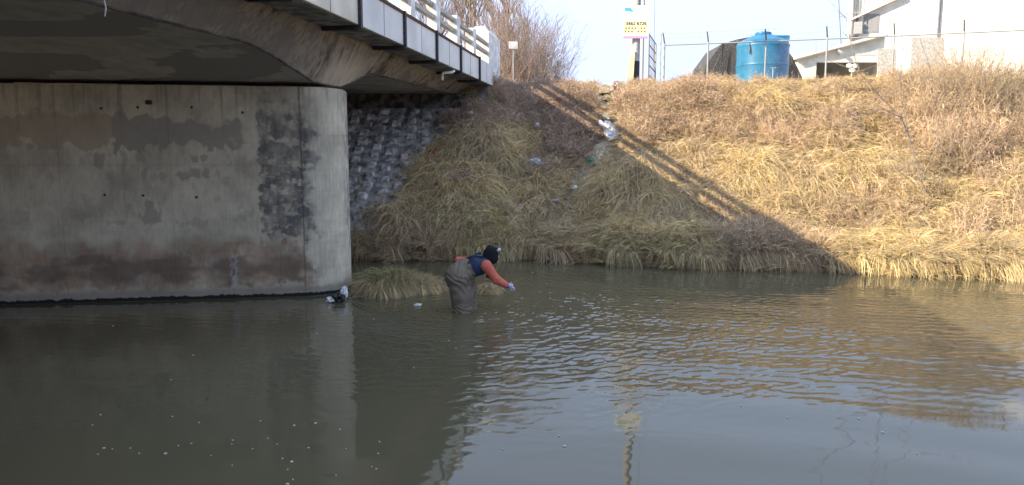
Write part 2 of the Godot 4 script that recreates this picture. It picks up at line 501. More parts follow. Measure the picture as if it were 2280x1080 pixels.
# ------------------------------------------------------------------ water
func wave(x: float, d: float) -> float:
	var cx := x + 0.72
	var cd := d - 12.35
	var r := sqrt(cx * cx + cd * cd)
	var h := 0.0
	# rings spreading from the wader, stronger towards open water
	var toward := 0.35 + 0.65 * smoothstep(-1.5, 1.5, cx) 
	var wob := 0.7 * fine.get_noise_2d(x * 45.0, d * 45.0)
	var ring := toward * smoothstep(0.1, 0.7, r) * (1.0 - smoothstep(2.4, 6.8, r)) * (0.55 + 0.9 * maxf(0.0, 0.4 + lump.get_noise_2d(x * 70.0, d * 70.0)))
	var w2 := fine.get_noise_2d(x * 110.0 + 5.0, d * 110.0)
	h += 0.0031 * ring * sin(TAU * (r / 0.27) + wob * 5.0 + w2 * 5.0) + 0.0020 * ring * sin(TAU * (r / 0.17) + w2 * 9.0 + 1.0) + 0.0010 * ring * sin(TAU * (d * 0.98 - x * 0.2) / 0.11 + w2 * 11.0)
	h += 0.0055 * smoothstep(0.05, 0.3, r) * exp(-r * 1.3) * sin(TAU * r / 0.13 + w2 * 4.0)
	# light current chop, in patches
	var patchy := 0.5 + 0.5 * lump.get_noise_2d(x * 30.0 + 11.0, d * 30.0)
	var far := smoothstep(8.5, 12.0, d)
	var right := smoothstep(-0.5, 2.5, x)
	var band := smoothstep(7.2, 9.2, d) * (1.0 - smoothstep(12.6, 15.4, d))
	var chop := (0.10 + 0.45 * far + 1.15 * right * band) * (0.4 + 0.6 * patchy)
	h += 0.0019 * chop * sin(TAU * (d * 0.97 + x * 0.22) / 0.25 + 5.0 * fine.get_noise_2d(x * 42.0, d * 70.0))
	h += 0.0013 * chop * sin(TAU * (d * 0.9 - x * 0.45) / 0.16 + 6.0 * fine.get_noise_2d(x * 55.0 + 7.0, d * 80.0))
	h += 0.010 * fine.get_noise_2d(x * 26.0, d * 60.0) * (0.10 + 0.35 * chop)
	# slow swell that bends reflections
	h += 0.0035 * sin(TAU * (d * 0.93 + x * 0.33) / 1.3 + 2.2 * lump.get_noise_2d(x * 20.0, d * 20.0)) * (0.35 + 0.6 * right)
	return h

func make_water() -> void:
	var xs := []
	var x := -70.0
	while x < 80.0:
		xs.append(x)
		x += 0.05 if x > -5.2 and x < 8.2 else (0.10 if x > -9.5 and x < 12.5 else 2.5)
	var ds := []
	var d := 0.0
	while d < 19.0:
		ds.append(d)
		d += 1.0 if d < 5.0 else (0.03 if d < 13.5 else 0.045)
	var mb := MB.new()
	var nx := xs.size()
	for dd in ds:
		for xx in xs:
			mb.vert(Vector3(xx, wave(xx, dd) if absf(xx) < 13.0 and dd > 5.0 else 0.0, -dd), Vector3.UP)
	for j in ds.size():
		for i in nx:
			var a := mb.v[j * nx + maxi(i - 1, 0)]; var b := mb.v[j * nx + mini(i + 1, nx - 1)]
			var p := mb.v[maxi(j - 1, 0) * nx + i]; var q := mb.v[mini(j + 1, ds.size() - 1) * nx + i]
			mb.n[j * nx + i] = (b - a).cross(q - p).normalized()
	for j in ds.size() - 1:
		for i in nx - 1:
			var a := j * nx + i
			mb.idx.append_array([a, a + nx, a + nx + 1, a, a + nx + 1, a + 1])
	var o := setting("river_water", mb, M.water)
	o.set_meta("label", "murky olive river water with ripples and sky reflections")

# ------------------------------------------------------------------ bridge
const BO := Vector3(-2.576, 0, -12.70)
const BETA := 0.15558
const WIDE := 17.0
var bridge: Node3D

func ybot(s: float) -> float:
	var S := [-40.0, -6.0, -1.65, -0.9, 0.78, 2.0, 3.77, 11.6, 16.0]
	var Y := [4.24, 4.24, 4.29, 4.22, 3.91, 3.91, 4.36, 4.46, 4.48]
	for k in S.size() - 1:
		if s <= S[k + 1]: return lerpf(Y[k], Y[k + 1], clampf((s - S[k]) / (S[k + 1] - S[k]), 0, 1))
	return 4.48

func local(p: Vector3) -> Vector3:
	return bridge.transform.affine_inverse() * p

func make_bridge() -> void:
	bridge = base("road_bridge", BO, -BETA)
	tag(bridge, "concrete road bridge with white fascia panels, white railing and stained pier in the river", "bridge")
	var s0 := -22.0
	var s1 := 12.3
	# deck block above the overhang
	var mb := MB.new()
	mb.box(Vector3(-WIDE / 2, 5.03, -(s0 + s1) / 2), Vector3(WIDE - 0.1, 0.50, s1 - s0))
	part("deck", mb, M.concrete, bridge)
	mb = MB.new()
	mb.box(Vector3(-WIDE / 2, 5.29, -(s0 + s1) / 2), Vector3(WIDE - 1.1, 0.012, s1 - s0))
	part("carriageway", mb, M.asphalt, bridge)
	for u in [-0.28, -WIDE + 0.28]:
		mb = MB.new()
		mb.bevel_box(Vector3(u, 5.335, -(s0 + s1) / 2), Vector3(0.44, 0.10, s1 - s0), 0.02)
		part("kerb", mb, M.concrete, bridge)
	# sloping girder sides
	for side in [0, 1]:
		mb = MB.new()
		var ua := -0.60 if side == 0 else 0.6 - WIDE
		var ub := -1.10 if side == 0 else 1.1 - WIDE
		var s := s0
		while s < s1 - 0.01:
			var e := minf(s + 0.25, s1)
			var sh := 0.318 * (ub + 1.1)
			var p := [Vector3(ub, ybot(s - sh), -s), Vector3(ua, 4.775, -s), Vector3(ua, 4.775, -e), Vector3(ub, ybot(e - sh), -e)]
			var uvs := [Vector2((s + 14.0) / 27.0, 1), Vector2((s + 14.0) / 27.0, 0), Vector2((e + 14.0) / 27.0, 0), Vector2((e + 14.0) / 27.0, 1)]
			if side == 0: mb.quad(p[0], p[1], p[2], p[3], uvs[0], uvs[1], uvs[2], uvs[3])
			else: mb.quad(p[0], p[3], p[2], p[1], uvs[0], uvs[3], uvs[2], uvs[1])
			s = e
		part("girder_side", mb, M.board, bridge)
	# drip edge along the foot of the sloping side
	mb = MB.new()
	var dpts := []; var drad := []
	var dq := s0
	while dq <= s1:
		dpts.append(Vector3(-1.11, ybot(dq) - 0.004, -dq)); drad.append(0.022); dq += 0.35
	mb.tube(dpts, drad, 6)
	part("drip_edge", mb, M.dark_concrete, bridge)
	# soffit following the haunch along the skewed pier
	mb = MB.new()
	var us := []
	for k in 19: us.append(-1.1 - (WIDE - 2.2) * k / 18.0)
	var ss := []
	var sv := s0
	while sv < s1 + 0.01:
		ss.append(sv); sv += 0.245
	for s in ss:
		for u in us:
			mb.vert(Vector3(u, ybot(s - 0.318 * (u + 1.1)), -s), Vector3.DOWN, Vector2((s + 14.0) / 27.0, (u + 16.0) / 15.0))
	for j in ss.size() - 1:
		for i in us.size() - 1:
			var a := j * us.size() + i
			mb.idx.append_array([a, a + us.size(), a + us.size() + 1, a, a + us.size() + 1, a + 1])
	for j in ss.size():
		for i in us.size():
			var p := mb.v[maxi(j - 1, 0) * us.size() + i]; var q := mb.v[mini(j + 1, ss.size() - 1) * us.size() + i]
			mb.n[j * us.size() + i] = (q - p).cross(Vector3(-1, 0, 0)).normalized()
			if mb.n[j * us.size() + i].y > 0: mb.n[j * us.size() + i] *= -1.0
	part("soffit", mb, M.soffit, bridge)
	# fascia panels, their undersides and the steel brackets between them
	for k in range(-8, 5):
		var sa := 2.5 * k
		var sb := minf(2.5 * (k + 1), 12.3)
		mb = MB.new()
		mb.bevel_box(Vector3(0.025, 5.07, -(sa + sb) / 2), Vector3(0.05, 0.64, sb - sa - 0.02), 0.008)
		var pa := part("fascia_panel", mb, M.fascia_warm if k == -1 else M.fascia, bridge)
		mb = MB.new()
		mb.box(Vector3(0.0525, 5.07, -(sa + (sb - sa) * 0.52)), Vector3(0.006, 0.62, 0.012))
		part("seam", mb, M.under_panel, pa)
		mb = MB.new()
		mb.box(Vector3(-0.30, 4.755, -(sa + sb) / 2), Vector3(0.598, 0.03, sb - sa - 0.02))
		part("underside_panel", mb, M.under_panel, bridge)
		mb = MB.new()
		mb.box(Vector3(0.078, 5.05, -sa), Vector3(0.05, 0.72, 0.09))
		mb.box(Vector3(-0.27, 4.705, -sa), Vector3(0.646, 0.066, 0.10))
		part("steel_bracket", mb, M.steel_dark, bridge)
		if k >= -2 and k < 4:
			mb = MB.new()
			mb.box(Vector3(0.02, 5.405, -(sa + sb) / 2), Vector3(0.07, 0.02, sb - sa - 0.02))
			mb.box(Vector3(0.06, 5.375, -(sa + sb) / 2), Vector3(0.012, 0.06, sb - sa - 0.10))
			part("rusty_angle", mb, M.rust, bridge)
	# a bent white drain pipe under the overhang
	mb = MB.new()
	mb.tube([Vector3(0.0, 4.70, -7.0), Vector3(-0.02, 4.66, -6.9), Vector3(-0.22, 4.63, -6.75), Vector3(-0.25, 4.60, -6.75), Vector3(-0.25, 4.45, -6.75)], [0.035, 0.035, 0.035, 0.035, 0.035], 8)
	part("drain_pipe", mb, M.white_paint, bridge)
	# railing
	for k in range(-8, 5):
		var s := 9.95 - 2.13 * (4 - k)
		var prof := []
		var hw := [[0.30, 5.385], [0.235, 5.44], [0.185, 5.52], [0.155, 5.62], [0.15, 5.74], [0.16, 5.84], [0.19, 5.94], [0.225, 6.02], [0.24, 6.09], [0.225, 6.17], [0.17, 6.21]]
		for q in hw: prof.append(Vector3(-0.30, q[1], -(s + q[0])))
		var bk := hw.duplicate(); bk.reverse()
		for q in bk: prof.append(Vector3(-0.30, q[1], -(s - q[0])))
		mb = MB.new()
		mb.extrude(prof, Vector3(0.24, 0, 0))
		part("railing_post", mb, M.white_paint, bridge)
		for y in [[6.09, 0.066], [5.81, 0.066]]:
			mb = MB.new()
			var e1: float = s + 2.13 - 0.13 if k < 4 else 12.29
			mb.bevel_box(Vector3(-0.17, y[0], -(s + 0.13 + e1) * 0.5), Vector3(0.11, y[1] * 2.2, e1 - s - 0.13), 0.03)
			part("rail", mb, M.rail, bridge)
	# end pillar of the parapet
	mb = MB.new()
	var pp := []
	for q in [[-0.72, 4.9], [-0.08, 4.9], [-0.08, 6.46], [-0.24, 6.66], [-0.52, 6.66], [-0.80, 6.42]]: pp.append(Vector3(q[0], q[1], -12.3))
	mb.extrude(pp, Vector3(0, 0, -2.1))
	part("end_pillar", mb, M.white_paint, bridge)
	# pier
	var r := 0.78
	var ax := Vector3(0.988, 0, -0.152)
	var pb := Vector3(-0.152, 0, -0.988)
	var start := Vector3(-3.82, 0, -13.66)
	var arc := []
	var a0 := -17.0
	while a0 < -0.01:
		arc.append([start + ax * a0, a0, -pb]); a0 += 0.5
	for k in 25:
		var an := PI * k / 24.0
		arc.append([start + pb * r + ax * (r * sin(an)) - pb * (r * cos(an)), r * an, (ax * sin(an) - pb * cos(an))])
	a0 = 0.5
	while a0 <= 17.01:
		arc.append([start + pb * r * 2.0 - ax * a0, r * PI + 0.02, pb]); a0 += 0.5
	mb = MB.new()
	var hs := [[-0.8, 0.0], [0.07, 0.0], [1.0, 0.0], [2.0, 0.0], [2.95, 0.0], [2.955, 0.012], [2.967, 0.012], [2.972, 0.0], [3.79, 0.0], [3.83, 0.045]]
	for h in hs:
		for q in arc:
			var inset: float = h[1] if (absf(h[0] - 2.96) > 0.02 or q[1] > 0.05) else 0.0
			mb.vert(local(q[0] + Vector3(0, h[0], 0) - q[2] * inset), bridge.transform.basis.inverse() * q[2], Vector2((q[1] + 17.0) / 21.0, 1.0 - h[0] / 4.0))
	for j in hs.size() - 1:
		for i in arc.size() - 1:
			var a := j * arc.size() + i
			mb.idx.append_array([a, a + arc.size(), a + arc.size() + 1, a, a + arc.size() + 1, a + 1])
	var cap := []
	for q in arc: cap.append(local(q[0] + Vector3(0, 3.83, 0) - q[2] * 0.045))
	var mid: Vector3 = local(start + pb * r + Vector3(0, 3.83, 0))
	for i in arc.size() - 1: mb.face([cap[i], cap[i + 1], mid], mid - Vector3.UP)
	mb.face([cap[0], mid, cap[cap.size() - 1]], mid - Vector3.UP)
	var pier := part("pier", mb, M.pier, bridge)
	# form tie holes: flat near-black discs, the shade inside each hole painted as colour
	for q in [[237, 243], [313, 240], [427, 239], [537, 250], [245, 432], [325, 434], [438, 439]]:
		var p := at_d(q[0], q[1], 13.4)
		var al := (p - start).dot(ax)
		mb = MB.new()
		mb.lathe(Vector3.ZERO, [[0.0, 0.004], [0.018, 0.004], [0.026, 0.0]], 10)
		var hole := part("tie_hole", mb, M.painted_hole_shade, pier)
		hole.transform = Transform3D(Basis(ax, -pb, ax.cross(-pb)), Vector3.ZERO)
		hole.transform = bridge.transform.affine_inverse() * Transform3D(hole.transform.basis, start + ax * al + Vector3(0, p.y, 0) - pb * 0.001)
	mb = MB.new()
	var fit := at_d(337, 229, 13.4)
	mb.bevel_box(Vector3.ZERO, Vector3(0.10, 0.07, 0.06), 0.01)
	var fx := part("wall_fitting", mb, M.steel_dark, pier)
	fx.transform = bridge.transform.affine_inverse() * Transform3D(Basis(ax, Vector3.UP, ax.cross(Vector3.UP)), start + ax * (fit - start).dot(ax) + Vector3(0, fit.y, 0) - pb * 0.03)
	# bearings on the pier
	for k in 6:
		mb = MB.new()
		mb.bevel_box(local(start + pb * r - ax * (0.6 + 2.4 * k) + Vector3(0, 3.87, 0)), Vector3(0.5, 0.085, 0.4), 0.01)
		part("bearing", mb, M.black_plastic, bridge)
	# abutment wall across the far bank
	mb = MB.new()
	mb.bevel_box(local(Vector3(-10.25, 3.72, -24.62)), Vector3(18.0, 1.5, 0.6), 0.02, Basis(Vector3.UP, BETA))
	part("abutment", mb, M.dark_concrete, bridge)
	mb = MB.new()
	mb.bevel_box(Vector3(-0.28, 4.55, -13.0), Vector3(0.5, 1.1, 1.9), 0.02)
	part("wing_wall", mb, M.concrete, bridge)
	# a white cord hanging off the deck edge
	var cord := MB.new()
	var cp := at_d(232, 0, 8.0)
	cord.tube([cp + Vector3(0.0, 0.5, 0), cp, cp + Vector3(0.012, -0.08, 0), cp + Vector3(-0.006, -0.165, 0)], [0.007, 0.008, 0.008, 0.006], 6)
	tag(part("hanging_cord", cord, M.white_plastic), "short white cord dangling below the dark bridge soffit", "cord")
	# cloth hung on the railing above the frame: its solid shade joins the two rail shadows near the water
	mb = MB.new()
	for k in 36:
		var sa := -9.0 + 10.7 * k / 36.0
		var sb := -9.0 + 10.7 * (k + 1) / 36.0
		var wa := 0.0 + 0.012 * sin(k * 1.3)
		var wb := 0.0 + 0.012 * sin((k + 1) * 1.3)
		mb.face([Vector3(wa, 5.40, -sa), Vector3(wb, 5.40, -sb), Vector3(wb, 6.14, -sb), Vector3(wa, 6.14, -sa)], Vector3(-2, 5.8, -sa))
		mb.face([Vector3(wa - 0.006, 5.40, -sa), Vector3(wb - 0.006, 5.40, -sb), Vector3(wb - 0.006, 6.14, -sb), Vector3(wa - 0.006, 6.14, -sa)], Vector3(1, 5.8, -sa))
	var bn := part("cloth_banner", mb, M.cloth_white)
	bn.transform = bridge.transform
	tag(bn, "plain white cloth tied along the bridge railing over the river", "banner")

# ------------------------------------------------------------------ block revetment
func make_revetment() -> void:
	var o := base("block_revetment", Vector3(-3.2, 0, -18.9))
	tag(o, "grey concrete slope paving with staggered knobs under the bridge beside the pier", "revetment")
	var dirv := Vector3(0, 0.63, -1.0).normalized()
	var nor := Vector3(0, 1.0, 0.63).normalized()
	var rt := Vector3.RIGHT
	var bs := Basis(rt, nor, -dirv)
	var bed := MB.new()
	bed.box(Vector3(-1.5, 0.6, 0) + dirv * 3.1, Vector3(6.2, 0.10, 6.4), bs)
	part("paving_bed", bed, M.block_bed, o)
	var shapes := []
	for k in 4:
		var mb := MB.new()
		var w := 0.128 + 0.006 * k
		var b := [Vector3(-w, 0, -w), Vector3(w, 0, -w), Vector3(w, 0, w), Vector3(-w, 0, w)]
		var tw := 0.088 + 0.007 * (k % 2)
		var hgt := 0.085 + 0.01 * k
		var t := [Vector3(-tw, hgt, -tw), Vector3(tw, hgt, -tw * 0.8), Vector3(tw, hgt, tw), Vector3(-tw, hgt * 0.97, tw)]
		for i in 4: mb.face([b[i], b[(i + 1) % 4], t[(i + 1) % 4], t[i]], Vector3.ZERO)
		mb.face([t[0], t[1], t[2], t[3]], Vector3.ZERO)
		shapes.append(mb.done(M.block))
	rng.seed = 9
	for row in 24:
		for c in 6:
			var px := -3.1 + 0.92 * c + (0.46 if row % 2 else 0.0)
			if px > 1.5 or rng.randf() < 0.06: continue
			var mi := part("knob_block", shapes[rng.randi() % 4], null, o)
			mi.transform = Transform3D(bs.rotated(nor, rng.randf_range(-0.14, 0.14)).rotated(rt, rng.randf_range(-0.06, 0.06)).scaled_local(Vector3(rng.randf_range(0.85, 1.15), rng.randf_range(0.7, 1.25), rng.randf_range(0.85, 1.1))), Vector3(px + rng.randf_range(-0.05, 0.05), 0.6, 0) + dirv * (0.25 + 0.25 * row + rng.randf_range(-0.05, 0.05)) + nor * (0.045 + rng.randf_range(-0.02, 0.0)))

# ------------------------------------------------------------------ grass
func blade_tuft(sd: int, count: int, lo: float, hi: float, r0: float, rise: float, droop: float, wid: float, bias: float, segs := 5) -> ArrayMesh:
	# blades grow in locks that fall together, as long dry grass does
	var g := RandomNumberGenerator.new(); g.seed = sd
	var mb := MB.new()
	var locks := maxi(4, count / 6)
	for b in locks:
		var az0 := g.randf_range(-PI, PI)
		if g.randf() < bias: az0 = g.randfn(0.0, 0.75)
		var el0 := clampf(g.randfn(rise, 0.30), 0.05, 1.5)
		var p0 := Vector3(g.randfn(0, r0), -0.04, g.randfn(0, r0))
		var ln0 := g.randf_range(lo, hi)
		var dr := droop * g.randf_range(0.5, 1.5)
		var tone0 := g.randf_range(0.5, 1.0)
		for k in 6:
			var az := az0 + g.randfn(0, 0.13)
			var out := Vector3(sin(az), 0, cos(az))
			var el := clampf(el0 + g.randfn(0, 0.09), 0.03, 1.5)
			var dirv := (out * cos(el) + Vector3.UP * sin(el)).normalized()
			var p := p0 + Vector3(g.randfn(0, 0.016), 0, g.randfn(0, 0.016))
			var ln := ln0 * g.randf_range(0.8, 1.1)
			var pts := [p]; var wd := [wid]
			var st := ln / segs
			var swirl := g.randfn(0, 0.2)
			for s in segs:
				dirv = (dirv + Vector3(0, -dr * st * 2.2, 0) + Vector3(out.z, 0, -out.x) * swirl * st * 2.0).normalized()
				p += dirv * st
				pts.append(p)
				wd.append(wid * (1.0 - 0.75 * float(s + 1) / segs))
			var tone := tone0 * g.randf_range(0.85, 1.1)
			var warm := g.randf_range(-0.07, 0.07)
			mb.col = Color(tone * (1 + warm), tone, tone * (1 - warm * 1.5))
			mb.ribbon(pts, wd, Vector3(g.randfn(), g.randfn() * 0.4, g.randfn()).normalized())
	return mb.done(M.grass)

func weed_tuft(sd: int, stems: int, hi: float) -> ArrayMesh:
	var g := RandomNumberGenerator.new(); g.seed = sd
	var mb := MB.new()
	for k in stems:
		var az := g.randf_range(-PI, PI)
		var el := g.randf_range(0.5, 1.45)
		var dirv := Vector3(sin(az) * cos(el), sin(el), cos(az) * cos(el))
		var p := Vector3(g.randfn(0, 0.10), -0.03, g.randfn(0, 0.10))
		var ln := g.randf_range(0.5, 1.0) * hi
		var pts := [p]; var wd := [0.009]
		var tone := g.randf_range(0.55, 1.2)
		mb.col = Color(tone, tone * 0.97, tone * 0.95)
		for s in 4:
			dirv = (dirv + Vector3(g.randfn(0, 0.16), -0.16, g.randfn(0, 0.16))).normalized()
			p += dirv * ln / 4.0
			pts.append(p); wd.append(0.009 - 0.0018 * s)
			for q in 3:
				var sd2 := (dirv + Vector3(g.randfn(0, 0.8), g.randfn(0, 0.5), g.randfn(0, 0.8))).normalized()
				var e := p + sd2 * g.randf_range(0.05, 0.16)
				mb.ribbon([p, (p + e) / 2 + Vector3(0, 0.01, 0), e + Vector3(0, -0.03, 0)], [0.006, 0.006, 0.003], Vector3(g.randfn(), g.randfn(), g.randfn()).normalized())
		mb.ribbon(pts, wd, Vector3(g.randfn(), 0, g.randfn()).normalized())
	return mb.done(M.grass)

func scatter(called: String, label: String, category: String, mesh: ArrayMesh, list: Array) -> void:
	if list.is_empty(): return
	var mm := MultiMesh.new()
	mm.transform_format = MultiMesh.TRANSFORM_3D
	mm.use_colors = true
	mm.mesh = mesh
	mm.instance_count = list.size()
	for i in list.size():
		mm.set_instance_transform(i, list[i][0])
		mm.set_instance_color(i, list[i][1])
	var o := MultiMeshInstance3D.new()
	o.name = numbered(called)
	o.multimesh = mm
	add_child(o)
	tag(o, label, category, "", "stuff")

func blob(p: Vector2, list: Array) -> float:
	var w := 0.0
	for b in list:
		var q := Vector2((p.x - b[0]) / b[2], (p.y - b[1]) / b[3]).length()
		w = maxf(w, 1.0 - smoothstep(0.6, 1.15, q))
	return w

const BRUSH := [[1190, 240, 130, 62], [1090, 215, 70, 45], [1270, 315, 75, 45], [1545, 215, 75, 42], [1480, 268, 120, 42], [1440, 225, 60, 40], [1640, 270, 70, 32], [1755, 305, 60, 28], [1850, 285, 60, 25], [1040, 275, 60, 30], [1240, 130, 60, 20], [2080, 230, 120, 110], [2150, 330, 90, 70], [1580, 300, 60, 25], [1160, 165, 60, 22], [1870, 480, 60, 25], [1690, 530, 90, 25], [1740, 555, 110, 30]]
const MOUNDS := [[1105, 320, 150, 46], [1000, 420, 110, 60], [1150, 440, 120, 60], [890, 490, 80, 40], [1000, 490, 70, 40], [1400, 395, 100, 50], [1560, 365, 70, 45], [1650, 390, 80, 50], [1790, 400, 90, 50], [1900, 380, 80, 40], [1460, 440, 90, 40], [1270, 170, 80, 40], [1700, 230, 70, 40], [1600, 200, 50, 30]]
const GREENISH := [[1080, 540, 70, 36], [1420, 550, 120, 34], [1900, 490, 90, 25], [1780, 470, 60, 20], [1030, 470, 120, 40]]
const REDDISH := [[900, 545, 110, 26], [1220, 555, 90, 30], [1650, 565, 100, 26], [1790, 570, 70, 26]]
const PATH := [[1352, 191], [1350, 200], [1346, 215], [1352, 255], [1358, 290], [1338, 330], [1315, 372], [1292, 425], [1262, 470]]

func near_path(p: Vector2) -> float:
	var best := 999.0
	for k in PATH.size() - 1:
		var a := Vector2(PATH[k][0], PATH[k][1]); var b := Vector2(PATH[k + 1][0], PATH[k + 1][1])
		var q := Geometry2D.get_closest_point_to_segment(p, a, b)
		best = minf(best, (p - q).length())
	return best

func make_grass() -> void:
	var longs := []; var mats := []; var weeds := []; var curtains := []; var greens := []
	var long_list := [[], [], [], []]; var mat_list := [[], [], []]; var weed_list := [[], [], []]; var curtain_list := [[], [], []]
	for k in 4: longs.append(blade_tuft(100 + k, 108, 0.30, 0.90, 0.10, 0.85, 2.1, 0.0085, 0.4 + 0.1 * k, 6))
	for k in 3: mats.append(blade_tuft(120 + k, 78, 0.15, 0.50, 0.16, [0.5, 0.3, 0.15][k], [1.3, 0.9, 0.4][k], 0.0085, 0.15, 4))
	for k in 3: weeds.append(weed_tuft(140 + k, 26, 0.55))
	for k in 3: curtains.append(blade_tuft(160 + k, 78, 0.30, 0.78, 0.08, 0.60, 2.6, 0.010, 0.85, 6))
	rng.seed = 77
	var straw := Vector3(0.76, 0.59, 0.305); var pale := Vector3(0.90, 0.73, 0.41); var tan := Vector3(0.64, 0.505, 0.32)
	var purple := Vector3(0.42, 0.315, 0.255); var brown := Vector3(0.66, 0.505, 0.325); var green := Vector3(0.40, 0.38, 0.20); var red := Vector3(0.52, 0.36, 0.25)
	var tries := 0
	while tries < 20000:
		tries += 1
		var x := rng.randf_range(-5.2, 16.5)
		var t := rng.randf_range(0.0, 10.8)
		var d := edge(x) + t
		var p := Vector3(x, ground(x, d), -d)
		var px := pixel_of(p)
		if px.x > 2330: continue
		var nzb := 2.0 * fine.get_noise_2d(x * 50.0 + 30.0, d * 50.0)
		if x < -0.1 and d > 24.2: 
			if x < -0.75: continue
		if px.x < 1045.0 - (px.y - 250.0) * 0.80 - 45.0 * nzb and px.y < 515.0 and rng.randf() > 0.10 * smoothstep(0.0, 1.0, (px.y - 330.0) / 150.0): continue
		var np := near_path(px)
		if np < 17.0 or (np < 27.0 and rng.randf() < 0.75): continue
		if x < 1.0 and rng.randf() < 0.1: continue
		var e := 0.12
		var slope := Vector3(ground(x + e, d) - ground(x - e, d), 0, -(ground(x, d + e) - ground(x, d - e))) / (2 * e)
		var down := atan2(-slope.x, -slope.z)
		var nz := fine.get_noise_2d(x * 55.0, d * 55.0)
		var nb := lump.get_noise_2d(x * 40.0 + 90.0, d * 40.0)
		var wb := blob(px, BRUSH); var wm := blob(px, MOUNDS); var wg := blob(px, GREENISH); var wr := blob(px, REDDISH)
		var v := rng.randf_range(0.8, 1.25)
		var c := tan.lerp(straw, clampf(0.55 + nz * 1.2 + nb, 0, 1))
		if px.x > 1480 and px.y > 320: c = c.lerp(pale, clampf(0.45 + 0.8 * nz, 0, 1))
		elif px.y < 300 and px.x > 1380: c = c.lerp(brown, clampf(0.25 - 1.2 * nz, 0, 0.7))
		c = c.lerp(green, 0.55 * wg * rng.randf()).lerp(red, 0.6 * wr)
		if nb < -0.12: c = c.lerp(brown, 0.5)
		var sc := rng.randf_range(0.55, 1.25) * (1.0 - 0.35 * smoothstep(6.8, 8.2, t))
		if rng.randf() < wb * (0.62 if px.x > 1380 and px.x < 1980 else 0.75) or (rng.randf() < 0.06 and t > 1.2):
			c = purple.lerp(brown, rng.randf_range(0.2, 1.0) if px.x > 1380 else rng.randf_range(0, 0.3)) * v
			var tall := 1.0 if px.x < 2050 else rng.randf_range(1.0, 1.9)
			weed_list[rng.randi() % 3].append([Transform3D(Basis(Vector3.UP, rng.randf() * TAU).scaled(Vector3(sc, sc * tall, sc) * rng.randf_range(0.8, 1.25)), p), Color(c.x, c.y, c.z)])
			if rng.randf() < 0.25: continue
			c = c.lerp(tan, 0.55)
		c *= v
		var lean := Basis(Vector3.UP, down + rng.randfn(0.0, 0.9)).scaled(Vector3(sc, sc * rng.randf_range(0.7, 1.1), sc))
		if t < 1.1:
			if rng.randf() < 0.5: mat_list[rng.randi() % 3].append([lean, p, c])
		if t > 0.5 and (rng.randf() < 0.2 + 0.72 * wm):
			var big := 1.0 + 0.35 * wm
			long_list[rng.randi() % 4].append([Transform3D(lean.scaled(Vector3.ONE * big), p), Color(c.x, c.y, c.z)])
		else:
			mat_list[rng.randi() % 3].append([lean.scaled(Vector3.ONE * 1.1), p, c])
	for k in mat_list.size():
		for i in mat_list[k].size():
			var q: Array = mat_list[k][i]
			mat_list[k][i] = [Transform3D(q[0], q[1]), Color(q[2].x, q[2].y, q[2].z)]
	# the curtain that hangs over the cut edge
	var xx := -5.2
	while xx < 16.5:
		for row in 4:
			var x := xx + rng.randf_range(-0.05, 0.05)
			var d := edge(x) + 0.0 + 0.16 * row + rng.randf_range(-0.07, 0.07)
			var p := Vector3(x, maxf(ground(x, d), 0.40 + 0.05 * row), -d)
			var px := pixel_of(p)
			if px.x > 2340 or (px.x < 1315 and px.x > 1295) : continue
			var wg := blob(px, GREENISH); var wr := blob(px, REDDISH)
			var c := tan.lerp(straw, clampf(0.7 + fine.get_noise_2d(x * 60.0, 3.0), 0, 1)).lerp(red, 0.6 * wr).lerp(green, 0.55 * wg * rng.randf()) * rng.randf_range(0.9, 1.3)
			if px.x > 1880: c = c.lerp(pale, 0.4)
			var clump := fine.get_noise_1d(x * 75.0 + 500.0)
			if clump < -0.28 and rng.randf() < 0.6: continue
			var sc := rng.randf_range(0.6, 1.1) * clampf(0.95 + 1.3 * clump, 0.45, 1.5)
			curtain_list[rng.randi() % 3].append([Transform3D(Basis(Vector3.UP, rng.randfn(0.0, 0.45)).scaled(Vector3.ONE * sc), p), Color(c.x, c.y, c.z)])
		xx += 0.075
	for k in 4: scatter("long_grass", "long dry straw grass drooping down the river bank in tussocks", "grass", longs[k], long_list[k])
	for k in 3: scatter("matted_grass", "short matted dry grass covering the bank between the tussocks", "grass", mats[k], mat_list[k])
	for k in 3: scatter("dry_weeds", "purple brown dead weeds standing among the bank grass", "weeds", weeds[k], weed_list[k])
	for k in 3: scatter("waterside_grass", "dry grass hanging over the cut edge of the river", "grass", curtains[k], curtain_list[k])
	# grassy islet beside the pier
	var isle := base("grass_islet", at_h(868, 650, 0.0))
	tag(isle, "grassy clump of green topped straw standing in the water beside the pier", "grass clump")
	var soil := MB.new()
	for q in [[0.0, 0.0, 0.50, 0.36], [0.62, -0.12, 0.34, 0.24]]:
		soil.lathe(Vector3(q[0], -0.3, q[1]), [[q[2] * 1.15, 0.0], [q[2], 0.25], [q[2] * 0.85, 0.3 + q[3] * 0.7], [q[2] * 0.45, 0.3 + q[3]], [0.0, 0.3 + q[3] * 1.05]], 20)
	part("earth_core", soil, M.soil, isle)
	var il := [[], [], []]
	for k in 300:
		var far := rng.randf() < 0.33
		var ce := Vector3(0.62, 0, -0.12) if far else Vector3.ZERO
		var R := 0.34 if far else 0.50
		var an := rng.randf() * TAU
		var rr := R * sqrt(rng.randf())
		var p := ce + Vector3(cos(an) * rr, (0.25 if far else 0.37) * (1.0 - 0.6 * (rr / R) * (rr / R)), sin(an) * rr)
		var gr := clampf(0.95 - (p.x + 0.5) * 0.9 - p.z * 0.9 + rng.randf_range(-0.35, 0.35), 0.0, 1.0) * smoothstep(0.16, 0.30, p.y)
		var c := tan.lerp(straw, rng.randf()).lerp(Vector3(0.22, 0.26, 0.085), gr) * rng.randf_range(0.8, 1.15)
